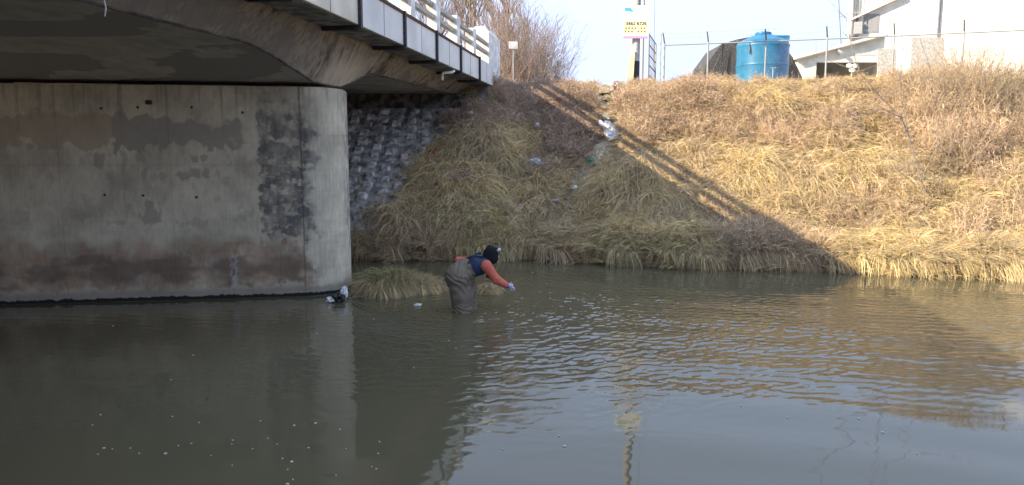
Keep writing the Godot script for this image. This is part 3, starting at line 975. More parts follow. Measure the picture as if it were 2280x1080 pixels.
		il[rng.randi() % 3].append([Transform3D(Basis(Vector3.UP, atan2(cos(an), sin(an)) + rng.randfn(0, 0.4)).scaled(Vector3.ONE * (0.55 if far else 0.72) * rng.randf_range(0.8, 1.15)), p), Color(c.x, c.y, c.z)])
	for k in 3:
		var mm := MultiMesh.new()
		mm.transform_format = MultiMesh.TRANSFORM_3D
		mm.use_colors = true
		mm.mesh = curtains[k]
		mm.instance_count = il[k].size()
		for i in il[k].size():
			mm.set_instance_transform(i, il[k][i][0]); mm.set_instance_color(i, il[k][i][1])
		var o := MultiMeshInstance3D.new()
		o.name = "grass_blades"
		o.multimesh = mm
		o.set_meta("kind", "stuff")
		isle.add_child(o, true)
	# second small tuft behind the wader
	var tf := base("grass_tuft", at_h(1088, 652, 0.0))
	tag(tf, "small straw tuft in the water behind the wading person", "grass clump")
	var core := MB.new()
	core.lathe(Vector3(0, -0.2, 0), [[0.24, 0.0], [0.22, 0.2], [0.15, 0.33], [0.0, 0.37]], 16)
	part("earth_core", core, M.soil, tf)
	var mm2 := MultiMesh.new()
	mm2.transform_format = MultiMesh.TRANSFORM_3D
	mm2.use_colors = true
	mm2.mesh = curtains[0]
	mm2.instance_count = 34
	for i in 34:
		var an := rng.randf() * TAU
		var rr := 0.2 * sqrt(rng.randf())
		var c := straw.lerp(tan, rng.randf())
		mm2.set_instance_transform(i, Transform3D(Basis(Vector3.UP, atan2(cos(an), sin(an)) + rng.randfn(0, 0.4)).scaled(Vector3.ONE * rng.randf_range(0.32, 0.48)), Vector3(cos(an) * rr, 0.17 - rr * 0.4, sin(an) * rr)))
		mm2.set_instance_color(i, Color(c.x, c.y, c.z))
	var o2 := MultiMeshInstance3D.new()
	o2.name = "grass_blades"
	o2.multimesh = mm2
	o2.set_meta("kind", "stuff")
	tf.add_child(o2)

# ------------------------------------------------------------------ trees and shrubs
func branch(mb: MB, tw: MB, g: RandomNumberGenerator, p: Vector3, dirv: Vector3, ln: float, r: float, depth: int, spread: float) -> void:
	var pts := [p]; var rad := [r]
	var n := 4 if depth < 3 else 3
	var d := dirv
	for k in n:
		d = (d + Vector3(g.randfn(0, 0.10), g.randf_range(0.0, 0.10), g.randfn(0, 0.10))).normalized()
		p += d * ln / n
		pts.append(p); rad.append(lerpf(r, r * 0.55, float(k + 1) / n))
	(mb if depth < 2 else tw).tube(pts, rad, 6 if depth < 2 else 3, depth == 0)
	if depth >= 5: return
	var kids: int = [5, 4, 4, 4, 3][depth]
	for k in kids:
		var at := 0.35 + 0.65 * (k + g.randf()) / kids
		if k == kids - 1: at = 1.0
		var seg := at * n
		var i := mini(int(seg), n - 1)
		var q: Vector3 = pts[i].lerp(pts[i + 1], seg - i)
		var side := Vector3(g.randfn(), g.randfn() * 0.4, g.randfn()).normalized()
		var nd := (d + side * spread * g.randf_range(0.6, 1.2) + Vector3.UP * 0.15).normalized()
		branch(mb, tw, g, q, nd, ln * g.randf_range(0.5, 0.75), maxf(r * 0.5, 0.004), depth + 1, spread)

func bare_tree(called: String, sd: int, height: float, label: String, m: Material, at: Vector3, group := "", spread := 0.6) -> Node3D:
	var o := base(called, at)
	tag(o, label, "tree", group)
	var g := RandomNumberGenerator.new(); g.seed = sd
	var a := MB.new(); var b := MB.new()
	branch(a, b, g, Vector3(0, -0.2, 0), Vector3(g.randfn(0, 0.05), 1, g.randfn(0, 0.05)).normalized(), height * 0.42, height * 0.014, 0, spread)
	part("trunk", a, m, o)
	part("crown", b, m, o)
	return o

func shrub_mesh(sd: int, stems: int, hi: float, spread: float, r: float) -> MB:
	var g := RandomNumberGenerator.new(); g.seed = sd
	var mb := MB.new()
	for k in stems:
		var d := Vector3(g.randfn(0, spread), 1.0, g.randfn(0, spread)).normalized()
		var p := Vector3(g.randfn(0, 0.12 * hi), -0.1, g.randfn(0, 0.12 * hi))
		var pts := [p]; var rad := [r]
		for s in 4:
			d = (d + Vector3(g.randfn(0, 0.12), 0.0, g.randfn(0, 0.12))).normalized()
			p += d * hi * g.randf_range(0.18, 0.28)
			pts.append(p); rad.append(r * (1.0 - 0.2 * s))
			for q in 3:
				var e := p + (d + Vector3(g.randfn(0, 0.6), g.randfn(0.1, 0.3), g.randfn(0, 0.6))).normalized() * hi * g.randf_range(0.10, 0.28)
				mb.tube([p, (p + e) * 0.5 + Vector3(g.randfn(0, 0.02), 0.01, g.randfn(0, 0.02)), e], [r * 0.5, r * 0.42, r * 0.25], 3, false)
		mb.tube(pts, rad, 4, false)
	return mb

func make_trees() -> void:
	var spots := [[985, 41.0, 8.5, 1], [1040, 46.0, 9.5, 2], [1085, 40.0, 8.0, 3], [1128, 44.0, 9.0, 4], [1152, 39.0, 6.8, 5], [1172, 46.0, 6.0, 6], [930, 45.0, 9.0, 8]]
	var names := ["tall bare tree with pale upright limbs behind the bridge railing", "bare grey tree rising behind the second railing bay", "bare tree with fine twigs just behind the white end pillar", "tall bare tree beyond the white end pillar", "bare tree with ascending limbs behind the small white sign", "short bare tree at the edge of the thicket beside open sky", "bare tree half hidden behind the white fascia panels"]
	for k in spots.size():
		var q: Array = spots[k]
		var p := at_d(q[0], 150, q[1]); p.y = 5.2
		bare_tree("bare_tree", 40 + q[3], q[2] * 1.15, names[k], M.red_bark if k in [1, 4, 5] else M.bark, p, "", 0.55)
	# thicket of reddish shrubs under them
	var proto := [shrub_mesh(1, 30, 2.9, 0.35, 0.010).done(M.red_bark), shrub_mesh(2, 30, 2.5, 0.42, 0.010).done(M.red_bark), shrub_mesh(3, 28, 3.2, 0.30, 0.010).done(M.bark)]
	rng.seed = 15
	for k in 17:
		var px := 1112.0 + 7.4 * k + rng.randf_range(-4, 4)
		var dd := rng.randf_range(31.0, 38.0)
		var p := at_d(px, 150, dd); p.y = 5.15
		var o := part("thicket_shrub", proto[k % 3], null)
		o.position = p
		o.rotation.y = rng.randf() * TAU
		o.scale = Vector3.ONE * (rng.randf_range(0.85, 1.2) * lerpf(1.25, 0.62, clampf((px - 1112.0) / 140.0, 0, 1)))
		tag(o, "bare reddish shrub in the thicket between end pillar and grassy mound", "shrub", "shrubs in the thicket by the bridge end")
	var brush := [shrub_mesh(4, 30, 2.4, 0.45, 0.011).done(M.brush), shrub_mesh(5, 30, 2.2, 0.5, 0.011).done(M.brush)]
	# brush at the far end of the bank, below the white building
	for k in 16:
		var px := 2010.0 + 18.0 * k + rng.randf_range(-6, 6)
		var p := on_ground(px, rng.randf_range(150, 250) if k % 2 else rng.randf_range(240, 420))
		var o := part("brush_shrub", brush[k % 2], null)
		o.position = p
		o.rotation.y = rng.randf() * TAU
		o.scale = Vector3.ONE * rng.randf_range(0.4, 0.62) * (1.35 if px > 2060.0 else 1.0)
		tag(o, "bare tangled brush on the sunny bank below the white building", "shrub", "brush on the bank below the white building")
	# leaning sapling
	var root := on_ground(2078, 470)
	var o := base("leaning_sapling", root)
	tag(o, "thin bare sapling leaning over the sunny bank grass with long arching stems", "sapling")
	var stems := [
		[[2078, 470], [2050, 400], [2028, 320], [2008, 262], [1960, 215], [1912, 160], [1893, 90], [1884, 40], [1845, 0], [1836, -40]],
		[[2028, 320], [2010, 240], [2003, 180], [2012, 110], [2005, 50], [2018, 10]],
		[[2008, 262], [1960, 240], [1910, 262], [1880, 278]],
		[[1960, 215], [1900, 236], [1840, 252]],
		[[2050, 400], [2085, 330], [2092, 240], [2070, 150], [2040, 60], [2010, 5]],
		[[2078, 470], [2095, 400], [2120, 320], [2150, 230]],
		[[2060, 430], [2000, 380], [1975, 340]],
		[[1912, 160], [1860, 140], [1818, 128]],
	]
	var pd := -root.z
	for k in stems.size():
		var pts := []; var rad := []
		for i in stems[k].size():
			var q: Array = stems[k][i]
			pts.append(at_d(q[0], q[1], pd + 0.25 * sin(k * 1.7 + i * 0.8) * (0.0 if i == 0 and k == 0 else 1.0)) - root)
			rad.append((0.017 if k == 0 else 0.010) * (1.0 - 0.75 * float(i) / (stems[k].size() - 1)))
		if k > 0 and k != 5:
			var best := 0
			var src: Array = stems[0]
			for i in src.size():
				if Vector2(src[i][0] - stems[k][0][0], src[i][1] - stems[k][0][1]).length() < Vector2(src[best][0] - stems[k][0][0], src[best][1] - stems[k][0][1]).length(): best = i
			pts[0] = at_d(stems[k][0][0], stems[k][0][1], pd + 0.25 * sin(best * 0.8) * (0.0 if best == 0 else 1.0)) - root
		var mb := MB.new()
		mb.tube(pts, rad, 6)
		rng.seed = 300 + k
		for i in range(1, pts.size()):
			for j in 3:
				var e: Vector3 = pts[i] + Vector3(rng.randfn(0, 0.22), rng.randfn(0.12, 0.2), rng.randfn(0, 0.15))
				mb.tube([pts[i], (pts[i] + e) * 0.5 + Vector3(0, 0.03, 0), e], [rad[i] * 0.5 + 0.002, rad[i] * 0.4 + 0.002, 0.002], 4, false)
		part("stem", mb, M.bark, o)

# ------------------------------------------------------------------ yard above the bank
func post_line(a: Vector3, b: Vector3, r: float, sides := 8) -> MB:
	var mb := MB.new()
	mb.tube([a, b], [r, r], sides)
	return mb

func make_yard() -> void:
	# chain-link fence
	var fence := base("chain_link_fence", Vector3(8, 5.15, -31))
	tag(fence, "galvanised chain-link fence with barbed wire along the top of the bank", "fence")
	var px := [1478.0, 1575.0, 1703.0, 1838.0, 1986.0, 2140.0, 2300.0]
	var tops := []; var feet := []
	for k in px.size():
		var d := lerpf(32.6, 28.4, (px[k] - 1478.0) / 822.0)
		var p := at_d(px[k], 165, d)
		feet.append(Vector3(p.x, 5.0, -d)); tops.append(Vector3(p.x, 7.14, -d))
	for k in px.size():
		var arm: Vector3 = tops[k] + Vector3(-0.09, 0.42, 0.10)
		var mb := MB.new()
		mb.tube([feet[k] - fence.position, tops[k] - fence.position], [0.038, 0.036], 10)
		var po := part("post", mb, M.galv, fence)
		mb = MB.new()
		mb.tube([tops[k] - fence.position, arm - fence.position], [0.034, 0.03], 6)
		part("barb_arm", mb, M.galv_dark, po)
		if k == px.size() - 1: continue
		var a2: Vector3 = tops[k + 1] + Vector3(-0.09, 0.42, 0.10)
		part("top_rail", post_line(tops[k] - fence.position - Vector3(0, 0.06, 0), tops[k + 1] - fence.position - Vector3(0, 0.06, 0), 0.028), M.galv, fence)
		for h in [0.12, 0.55, 1.0]:
			var w := MB.new()
			var pa: Vector3 = tops[k].lerp(arm, h) - fence.position
			var pb: Vector3 = tops[k + 1].lerp(a2, h) - fence.position
			w.tube([pa, (pa + pb) * 0.5 + Vector3(0, -0.04, 0), pb], [0.0045, 0.0045, 0.0045], 3, false)
			for j in 9:
				var q := pa.lerp(pb, (j + 0.5) / 9.0) - Vector3(0, 0.035, 0)
				w.tube([q + Vector3(-0.03, 0.03, 0), q + Vector3(0.03, -0.03, 0)], [0.004, 0.004], 3, false)
				w.tube([q + Vector3(-0.03, -0.03, 0), q + Vector3(0.03, 0.03, 0)], [0.004, 0.004], 3, false)
			part("barbed_wire", w, M.wire, fence)
		# woven mesh: two families of slanting wires
		var net := MB.new()
		var fa: Vector3 = feet[k] - fence.position; var fb: Vector3 = feet[k + 1] - fence.position
		var wide := (fb - fa).length()
		var step := 0.085
		var hh := 2.08
		var c := -hh
		while c < wide:
			for sgn in [0, 1]:
				var x0 := maxf(c, 0.0); var x1 := minf(c + hh, wide)
				if x1 > x0:
					var y0 := x0 - c; var y1 := x1 - c
					if sgn: 
						y0 = hh - y0; y1 = hh - y1
					var ofs := Vector3(0, 0, 0.004 * sgn)
					net.tube([fa.lerp(fb, x0 / wide) + Vector3(0, y0, 0) + ofs, fa.lerp(fb, x1 / wide) + Vector3(0, y1, 0) + ofs], [0.0013, 0.0013], 3, false)
			c += step
		var no := part("wire_mesh", net, M.wire, fence)
		no.set_meta("kind", "stuff")
	# steel gate standing open, seen at a slant
	var gp := at_d(1443, 160, 30.5); gp.y = 5.05
	var gate := base("steel_gate", gp, 0.0)
	tag(gate, "open galvanised steel gate frame beside the utility pole", "gate")
	var ga := Vector3.ZERO; var gb := at_d(1459, 160, 33.5) - gp; gb.y = 0
	for q in [ga, gb]: part("upright", post_line(q, q + Vector3(0, 2.2, 0), 0.035), M.galv, gate)
	for y in [0.15, 0.6, 1.0, 1.4, 1.8, 2.2]: part("cross_bar", post_line(ga + Vector3(0, y, 0), gb + Vector3(0, y, 0), 0.022), M.galv_dark, gate)
	for k in 5: part("bar", post_line(ga.lerp(gb, (k + 1) / 6.0) + Vector3(0, 0.15, 0), ga.lerp(gb, (k + 1) / 6.0) + Vector3(0, 2.2, 0), 0.012), M.galv_dark, gate)
	var gt := MB.new()
	gt.face([gb + Vector3(-0.02, 0, 0.5), gb + Vector3(-0.02, 0, 0.05), gb + Vector3(-0.02, 1.25, 0.05)], gb + Vector3(1, 0, 0))
	gt.face([gb + Vector3(-0.03, 0, 0.5), gb + Vector3(-0.03, 0, 0.05), gb + Vector3(-0.03, 1.25, 0.05)], gb + Vector3(-1, 0, 0))
	part("green_sheet", gt, mat(lin(0.03, 0.10, 0.09), 0.7), gate)
	# lamp-like reflector post beside the gate
	var rp := at_d(1470, 160, 31.5); rp.y = 5.05
	var rf := base("mirror_post", rp)
	tag(rf, "slim grey post with a small round white disc on top by the gate", "post")
	part("pole", post_line(Vector3.ZERO, Vector3(0, 2.35, 0), 0.022), M.galv, rf)
	var disc := MB.new()
	disc.lathe(Vector3.ZERO, [[0.0, -0.02], [0.11, -0.015], [0.125, 0.0], [0.11, 0.02], [0.0, 0.035]], 20)
	var dm := part("disc", disc, M.white_paint, rf)
	dm.transform = Transform3D(Basis(Vector3.RIGHT, PI / 2), Vector3(0, 2.42, 0))
	# utility pole, tall beyond the frame (its reflection shows in the river)
	var up := at_d(1414, 160, 29.0); up.y = 5.1
	var pole := base("utility_pole", up)
	tag(pole, "grey concrete utility pole carrying the advert board above the grassy bank", "utility pole")
	part("shaft", func_pole(), M.pole, pole)
	var xa := MB.new(); xa.bevel_box(Vector3(0, 7.3, 0.16), Vector3(1.5, 0.09, 0.09), 0.01)
	part("cross_arm", xa, M.galv_dark, pole)
	for k in [-0.65, 0.0, 0.65]:
		var ins := MB.new()
		ins.lathe(Vector3(k, 7.345, 0.16), [[0.03, 0], [0.06, 0.03], [0.03, 0.06], [0.055, 0.09], [0.03, 0.13], [0.0, 0.14]], 12)
		part("insulator", ins, M.white_paint, pole)
	var tr := MB.new()
	tr.lathe(Vector3(0.05, 5.2, 0.36), [[0.0, 0.0], [0.2, 0.0], [0.22, 0.04], [0.22, 0.66], [0.2, 0.7], [0.0, 0.74]], 20)
	part("transformer", tr, mat(lin(0.36, 0.36, 0.34), 0.5), pole)
	var guard := MB.new()
	guard.lathe(Vector3.ZERO, [[0.17, 0.0], [0.17, 0.9]], 20)
	part("foot_guard", guard, mat(lin(0.03, 0.03, 0.03), 0.7), pole)
	var gy := MB.new()
	gy.extrude([Vector3(-0.34, 0, 0.1), Vector3(-0.10, 0, 0.1), Vector3(-0.05, 1.25, 0.1), Vector3(-0.12, 1.2, 0.1), Vector3(-0.28, 0.95, 0.1)], Vector3(0, 0, 0.12))
	part("striped_cover", gy, mat(lin(0.60, 0.58, 0.40), 0.6), pole)
	var cable := MB.new()
	cable.tube([Vector3(0.12, 0, 0.06), Vector3(0.12, 3.0, 0.06), Vector3(0.11, 7.2, 0.06)], [0.03, 0.03, 0.03], 8)
	part("cable_conduit", cable, M.steel_dark, pole)
	var gw := MB.new()
	gw.tube([Vector3(0.1, 7.9, 0), at_d(1458, 0, 29.0) - up, at_d(1456, 160, 29.0) - up], [0.006, 0.006, 0.006], 4, false)
	part("guy_wire", gw, M.steel_dark, pole)
	# second, thinner post next to it
	var p2 := at_d(1430, 160, 29.6); p2.y = 5.1
	var post2 := base("cable_post", p2)
	tag(post2, "thin dark steel post standing close beside the concrete utility pole", "post")
	part("shaft", post_line(Vector3.ZERO, Vector3(0, 4.4, 0), 0.05, 10), M.galv, post2)
	part("cap", post_line(Vector3(0, 4.4, 0), Vector3(0, 4.46, 0), 0.06, 10), M.steel_dark, post2)
	# advert board on the pole
	var bp := at_d(1415, 49, 28.78)
	var bd := base("advert_board", bp, 0.05)
	tag(bd, "white advert board with yellow phone number band and pink foot on pole", "sign")
	var mbp := MB.new(); mbp.bevel_box(Vector3.ZERO, Vector3(0.95, 1.20, 0.03), 0.006)
	part("panel", mbp, mat(lin(0.82, 0.82, 0.82), 0.5), bd)
	var yb := MB.new(); yb.box(Vector3(0, -0.20, 0.018), Vector3(0.93, 0.46, 0.004))
	part("yellow_band", yb, mat(lin(0.82, 0.79, 0.48), 0.5), bd)
	var pk := MB.new(); pk.box(Vector3(0, -0.55, 0.018), Vector3(0.93, 0.08, 0.004))
	part("pink_band", pk, mat(lin(0.74, 0.34, 0.54), 0.5), bd)
	var bl := MB.new()
	bl.extrude([Vector3(-0.42, 0.52, 0.016), Vector3(-0.20, 0.52, 0.016), Vector3(-0.08, 0.36, 0.016), Vector3(-0.42, 0.40, 0.016)], Vector3(0, 0, 0.004))
	part("blue_emblem", bl, mat(lin(0.10, 0.42, 0.75), 0.5), bd)
	var ink := mat(lin(0.03, 0.03, 0.02), 0.6)
	lettering("3462 6726", 0.17, Vector3(0.02, -0.06, 0.022), ink, bd, "phone_number")
	var bar := MB.new()
	for k in 7:
		if k != 4: bar.box(Vector3(-0.36 + 0.115 * k, -0.225, 0.023), Vector3(0.055, 0.06, 0.003))
	for k in 7:
		if k != 3: bar.box(Vector3(-0.38 + 0.122 * k, -0.345, 0.023), Vector3(0.06, 0.06, 0.003))
	part("small_print", bar, mat(lin(0.22, 0.18, 0.03), 0.6), bd)
	# blue water tank
	var tp := at_d(1696, 165, 35.0); tp.y = 5.1
	var tank := base("water_tank", tp)
	tag(tank, "large round blue plastic water tank behind the fence", "tank")
	var tb := MB.new()
	tb.lathe(Vector3.ZERO, [[1.14, 0.0], [1.16, 0.04], [1.16, 0.55], [1.185, 0.58], [1.185, 0.64], [1.16, 0.67], [1.155, 1.3], [1.18, 1.33], [1.18, 1.39], [1.155, 1.42], [1.15, 2.15], [1.175, 2.18], [1.175, 2.26], [1.15, 2.30], [1.10, 2.42], [0.55, 2.70], [0.30, 2.76]], 56)
	part("shell", tb, M.tank, tank)
	var lid := MB.new(); lid.lathe(Vector3(0, 2.74, 0), [[0.34, 0.0], [0.36, 0.02], [0.36, 0.10], [0.32, 0.13], [0.0, 0.16]], 32)
	part("lid", lid, M.tank, tank)
	var inlet := MB.new(); inlet.bevel_box(Vector3(0.72, 2.55, 0.3), Vector3(0.65, 0.26, 0.4), 0.03)
	part("inlet_box", inlet, M.tank, tank)
	var tie := MB.new(); tie.tube([Vector3(-0.86, 2.35, 0.80), Vector3(-0.83, 2.0, 0.86), Vector3(-0.86, 1.82, 0.88)], [0.02, 0.025, 0.03], 6)
	part("strap", tie, M.steel_dark, tank)
	# valve standpipe
	var vp := at_d(1721, 160, 33.4); vp.y = 5.1
	var vs := base("valve_standpipe", vp)
	tag(vs, "small grey standpipe with a tee handle before the blue tank", "valve")
	part("pipe", post_line(Vector3.ZERO, Vector3(0, 1.1, 0), 0.03), M.galv, vs)
	part("handle", post_line(Vector3(-0.13, 1.12, 0), Vector3(0.13, 1.12, 0), 0.022), M.galv, vs)
	# dark shelter of netting behind the tank
	var sp := at_d(1670, 165, 37.5); sp.y = 5.1
	var sh := base("net_shelter", sp)
	tag(sh, "dark grey net shelter with sloping sides behind the blue tank", "shelter")
	var outline := [[1558, 190], [1573, 142], [1607, 98], [1640, 88], [1698, 77], [1712, 77], [1742, 96], [1765, 128], [1786, 172], [1792, 190]]
	var fr := []; var bk := []
	for q in outline:
		var op := at_d(q[0], q[1], 36.6) - sp
		if q[1] > 180: op.y = 0.0
		fr.append(Vector3(op.x, op.y, 0.9)); bk.append(Vector3(op.x * 0.94, op.y, -2.4))
	var nm := MB.new()
	for k in outline.size() - 1:
		nm.face([fr[k], fr[k + 1], bk[k + 1], bk[k]], Vector3(0, 0.8, -0.5))
	nm.extrude(fr, Vector3(0, 0, -0.03))
	part("netting", nm, M.tarp, sh)
	for q in [1, 2, 7]:
		part("tent_pole", post_line(Vector3(fr[q].x, 0, 0.94), fr[q] + Vector3(0, 0, 0.04), 0.032), M.steel_dark, sh)
	for k in 8:
		var fold := MB.new()
		var fa2: Vector3 = Vector3(fr[0].x + 0.12 + 0.13 * k, 0.0, 0.92); var fb2: Vector3 = fr[2] + Vector3(0.04 + 0.05 * k, -0.25, 0.02)
		fold.tube([fa2, (fa2 + fb2) * 0.5 + Vector3(0, 0, 0.04), fb2], [0.05, 0.05, 0.02], 5, false)
		part("net_fold", fold, M.tarp, sh)
	# warehouse with a dark opening
	var wd := 45.0
	var wp := at_d(1865, 165, wd); wp.y = 5.1
	var ware := base("warehouse", wp)
	tag(ware, "low cream warehouse with sloping roof and wide dark opening", "warehouse")
	var k1 := wd / FOCAL
	var lx := (1776 - 1865) * k1; var rx := (1964 - 1865) * k1
	var yl := at_d(1776, 131, wd).y - 5.1; var yr := at_d(1960, 80, wd).y - 5.1
	var ol := (1818 - 1865) * k1; var orr := (1957 - 1865) * k1; var oy := at_d(1880, 139, wd).y - 5.1
	var wl := MB.new()
	wl.extrude([Vector3(lx, -0.2, 0), Vector3(ol, -0.2, 0), Vector3(ol, oy, 0), Vector3(orr, oy, 0), Vector3(orr, -0.2, 0), Vector3(rx, -0.2, 0), Vector3(rx, yr, 0), Vector3(lx, yl, 0)], Vector3(0, 0, -0.15))
	wl.box(Vector3(lx + 0.07, yl * 0.5 - 0.1, -7.0), Vector3(0.14, yl, 13.8))
	wl.box(Vector3(rx - 0.07, yr * 0.5 - 0.05, -7.0), Vector3(0.14, yr + 0.1, 13.68))
	wl.box(Vector3(lx + 0.2, yl * 0.5 - 0.05, -7.0), Vector3(0.1, yl + 0.1, 13.68))
	wl.extrude([Vector3(lx, -0.2, -13.85), Vector3(rx, -0.2, -13.85), Vector3(rx, yr, -13.85), Vector3(lx, yl, -13.85)], Vector3(0, 0, -0.1))
	part("wall", wl, M.cream, ware)
	var rf2 := MB.new()
	rf2.extrude([Vector3(lx - 0.25, yl - 0.05, 0.35), Vector3(rx, yr + 0.03, 0.35), Vector3(rx, yr + 0.17, 0.35), Vector3(lx - 0.25, yl + 0.10, 0.35)], Vector3(0, 0, -14.5))
	var roof := part("roof", rf2, M.plaster, ware)
	var ed := MB.new()
	ed.extrude([Vector3(lx - 0.25, yl - 0.11, 0.36), Vector3(rx, yr - 0.04, 0.36), Vector3(rx, yr + 0.02, 0.36), Vector3(lx - 0.25, yl - 0.05, 0.36)], Vector3(0, 0, -0.06))
	part("eaves_trim", ed, M.roof_edge, roof)
	var sl := MB.new(); sl.box(Vector3((ol + orr) / 2, oy + 0.04, 0.03), Vector3(orr - ol + 0.1, 0.08, 0.06))
	part("lintel", sl, M.plaster, ware)
	var sg := MB.new(); sg.box(Vector3((lx + rx) / 2 + 1.2, 2.0 + oy * 0.42, 0.02), Vector3(2.6, 0.05, 0.04))
	part("conduit", sg, M.cream, ware)
	var lamp := MB.new()
	lamp.tube([Vector3(-0.25, oy + 0.75, 0.02), Vector3(-0.18, oy + 0.7, 0.25), Vector3(0.05, oy + 0.5, 0.32)], [0.05, 0.08, 0.13], 8)
	part("wall_lamp", lamp, M.galv, ware)
	# white fan just inside the opening
	var fp := at_d(1897, 150, 43.8)
	var fan := base("standing_fan", Vector3(fp.x, 5.1, fp.z))
	tag(fan, "white standing fan before the dark warehouse opening", "fan")
	part("stand", post_line(Vector3.ZERO, Vector3(0, fp.y - 5.1, 0), 0.03), M.white_paint, fan)
	for k in 3:
		var an := TAU * k / 3.0 + 0.5
		var bl2 := MB.new()
		bl2.lathe(Vector3.ZERO, [[0.0, -0.01], [0.14, -0.01], [0.17, 0.0], [0.14, 0.02], [0.0, 0.03]], 14)
		var bo := part("blade", bl2, M.white_paint, fan)
		bo.transform = Transform3D(Basis(Vector3.RIGHT, PI / 2).scaled(Vector3(1.15, 0.8, 1.0)), Vector3(cos(an) * 0.19, fp.y - 5.1 + sin(an) * 0.17, 0.03 * k))
	# tall white building
	var td := 50.0
	var bp0 := at_d(2060, 165, td); bp0.y = 5.1
	var tall := base("white_building", bp0, -0.42)
	tag(tall, "tall white plastered building behind the warehouse with a grey window", "building")
	var k2 := td / FOCAL
	var bx0 := (1899 - 2060) * k2; var bx1 := (2330 - 2060) * k2
	var tw := MB.new()
	tw.bevel_box(Vector3((bx0 + bx1) / 2, 3.95, -1.5), Vector3(bx1 - bx0, 8.3, 3.0), 0.04)
	part("wall", tw, M.plaster, tall)
	var winp := at_d(1953, 45, td) - bp0
	var wf := MB.new(); wf.bevel_box(Vector3(winp.x, winp.y, 0.02), Vector3(0.92, 1.25, 0.08), 0.02)
	var win := part("window", wf, M.galv, tall)
	var pane := MB.new(); pane.box(Vector3(winp.x - 0.2, winp.y, 0.07), Vector3(0.36, 1.1, 0.02)); pane.box(Vector3(winp.x + 0.2, winp.y, 0.07), Vector3(0.36, 1.1, 0.02))
	part("pane", pane, M.glass, win)
	for q in [[1912, 0.16], [1926, 0.07]]:
		var dp := at_d(q[0], 40, td - 0.2) - bp0
		part("downpipe", post_line(Vector3(dp.x, 3.0, 0.2), Vector3(dp.x, 8.0, 0.2), q[1], 12), M.cream if q[0] == 1912 else M.galv_dark, tall)
	for q in [[1905, -1.0], [1933, 0.6], [1921, 0.0]]:
		var fa3 := at_d(q[0], 62, td - 0.5) - bp0
		part("pipe_frame", post_line(Vector3(fa3.x, 2.6, 0.45), Vector3(fa3.x + q[1] * 0.5, 7.6, 0.45), 0.035, 6), M.galv_dark, tall)
	for yy in [3.4, 5.2, 6.6]:
		var fb3 := at_d(1905, 62, td - 0.5) - bp0
		part("pipe_frame", post_line(Vector3(fb3.x, yy, 0.47), Vector3(fb3.x + 1.1, yy, 0.47), 0.03, 6), M.galv, tall)
	var ub := at_d(1918, 55, td) - bp0
	var ab := MB.new(); ab.bevel_box(Vector3(ub.x + 0.2, ub.y, 0.3), Vector3(0.55, 0.8, 0.45), 0.03)
	part("wall_unit", ab, M.galv, tall)
	var cp := at_d(1985, 30, td) - bp0
	var can := MB.new()
	can.extrude([Vector3(cp.x - 2.2, cp.y - 0.2, 0.02), Vector3(cp.x - 2.2, cp.y - 0.1, 0.02), Vector3(cp.x + 0.9, cp.y + 1.25, 0.02), Vector3(cp.x + 0.9, cp.y + 1.15, 0.02)], Vector3(0, 0, 0.5))
	part("canopy", can, M.cream, tall)
	var pb2 := at_d(2088, 40, td) - bp0
	part("corner_pipe", post_line(Vector3(pb2.x, 2.0, 0.12), Vector3(pb2.x, 8.0, 0.12), 0.07, 8), M.galv_dark, tall)
	# two weathered boards leaning below it
	var bi := [[1977, 137, 1.0, 1.35, "weathered grey board leaning near the warehouse corner"], [2068, 125, 1.75, 2.0, "large weathered grey panel leaning under the white building"]]
	for q in bi:
		var pp := at_d(q[0], q[1], 40.0)
		var bo := MB.new()
		bo.bevel_box(Vector3(0, q[3] * 0.5, 0), Vector3(q[2], q[3] + (pp.y - 5.1) - q[3] * 0.5, 0.05), 0.01)
		var lb := part("weathered_board", bo, M.pole)
		lb.position = Vector3(pp.x, 5.1 + (pp.y - 5.1) * 0.5 - q[3] * 0.25, pp.z)
		lb.rotation.x = -0.08
		tag(lb, q[4], "board")
	# small white sign beyond the end pillar
	var ss := at_d(1143, 145, 29.0); ss.y = 5.2
	var sg2 := base("small_sign", ss)
	tag(sg2, "small blank white sign on a grey post beyond the end pillar", "sign")
	var yt := at_d(1143, 93, 29.0).y - 5.2
	part("post", post_line(Vector3.ZERO, Vector3(0, yt, 0), 0.022), M.galv, sg2)
	var pl := MB.new(); pl.bevel_box(Vector3(0.0, yt - 0.13, 0.03), Vector3(0.34, 0.27, 0.02), 0.005, Basis(Vector3.UP, 0.2))
	part("plate", pl, M.white_paint, sg2)

func func_pole() -> MB:
	var mb := MB.new()
	mb.lathe(Vector3.ZERO, [[0.155, -0.3], [0.15, 1.0], [0.125, 5.0], [0.10, 8.2], [0.0, 8.22]], 24)
	return mb

func lettering(text: String, size: float, at: Vector3, m: Material, parent: Node, called: String) -> void:
	var tm := TextMesh.new()
	var f := SystemFont.new()
	f.font_names = PackedStringArray(["Droid Sans"])
	f.font_weight = 700
	tm.font = f
	tm.text = text
	tm.font_size = 64
	tm.pixel_size = size / 64.0
	tm.depth = 0.004
	tm.material = m
	var o := MeshInstance3D.new()
	o.name = called
	o.mesh = tm
	o.position = at
	parent.add_child(o, true)

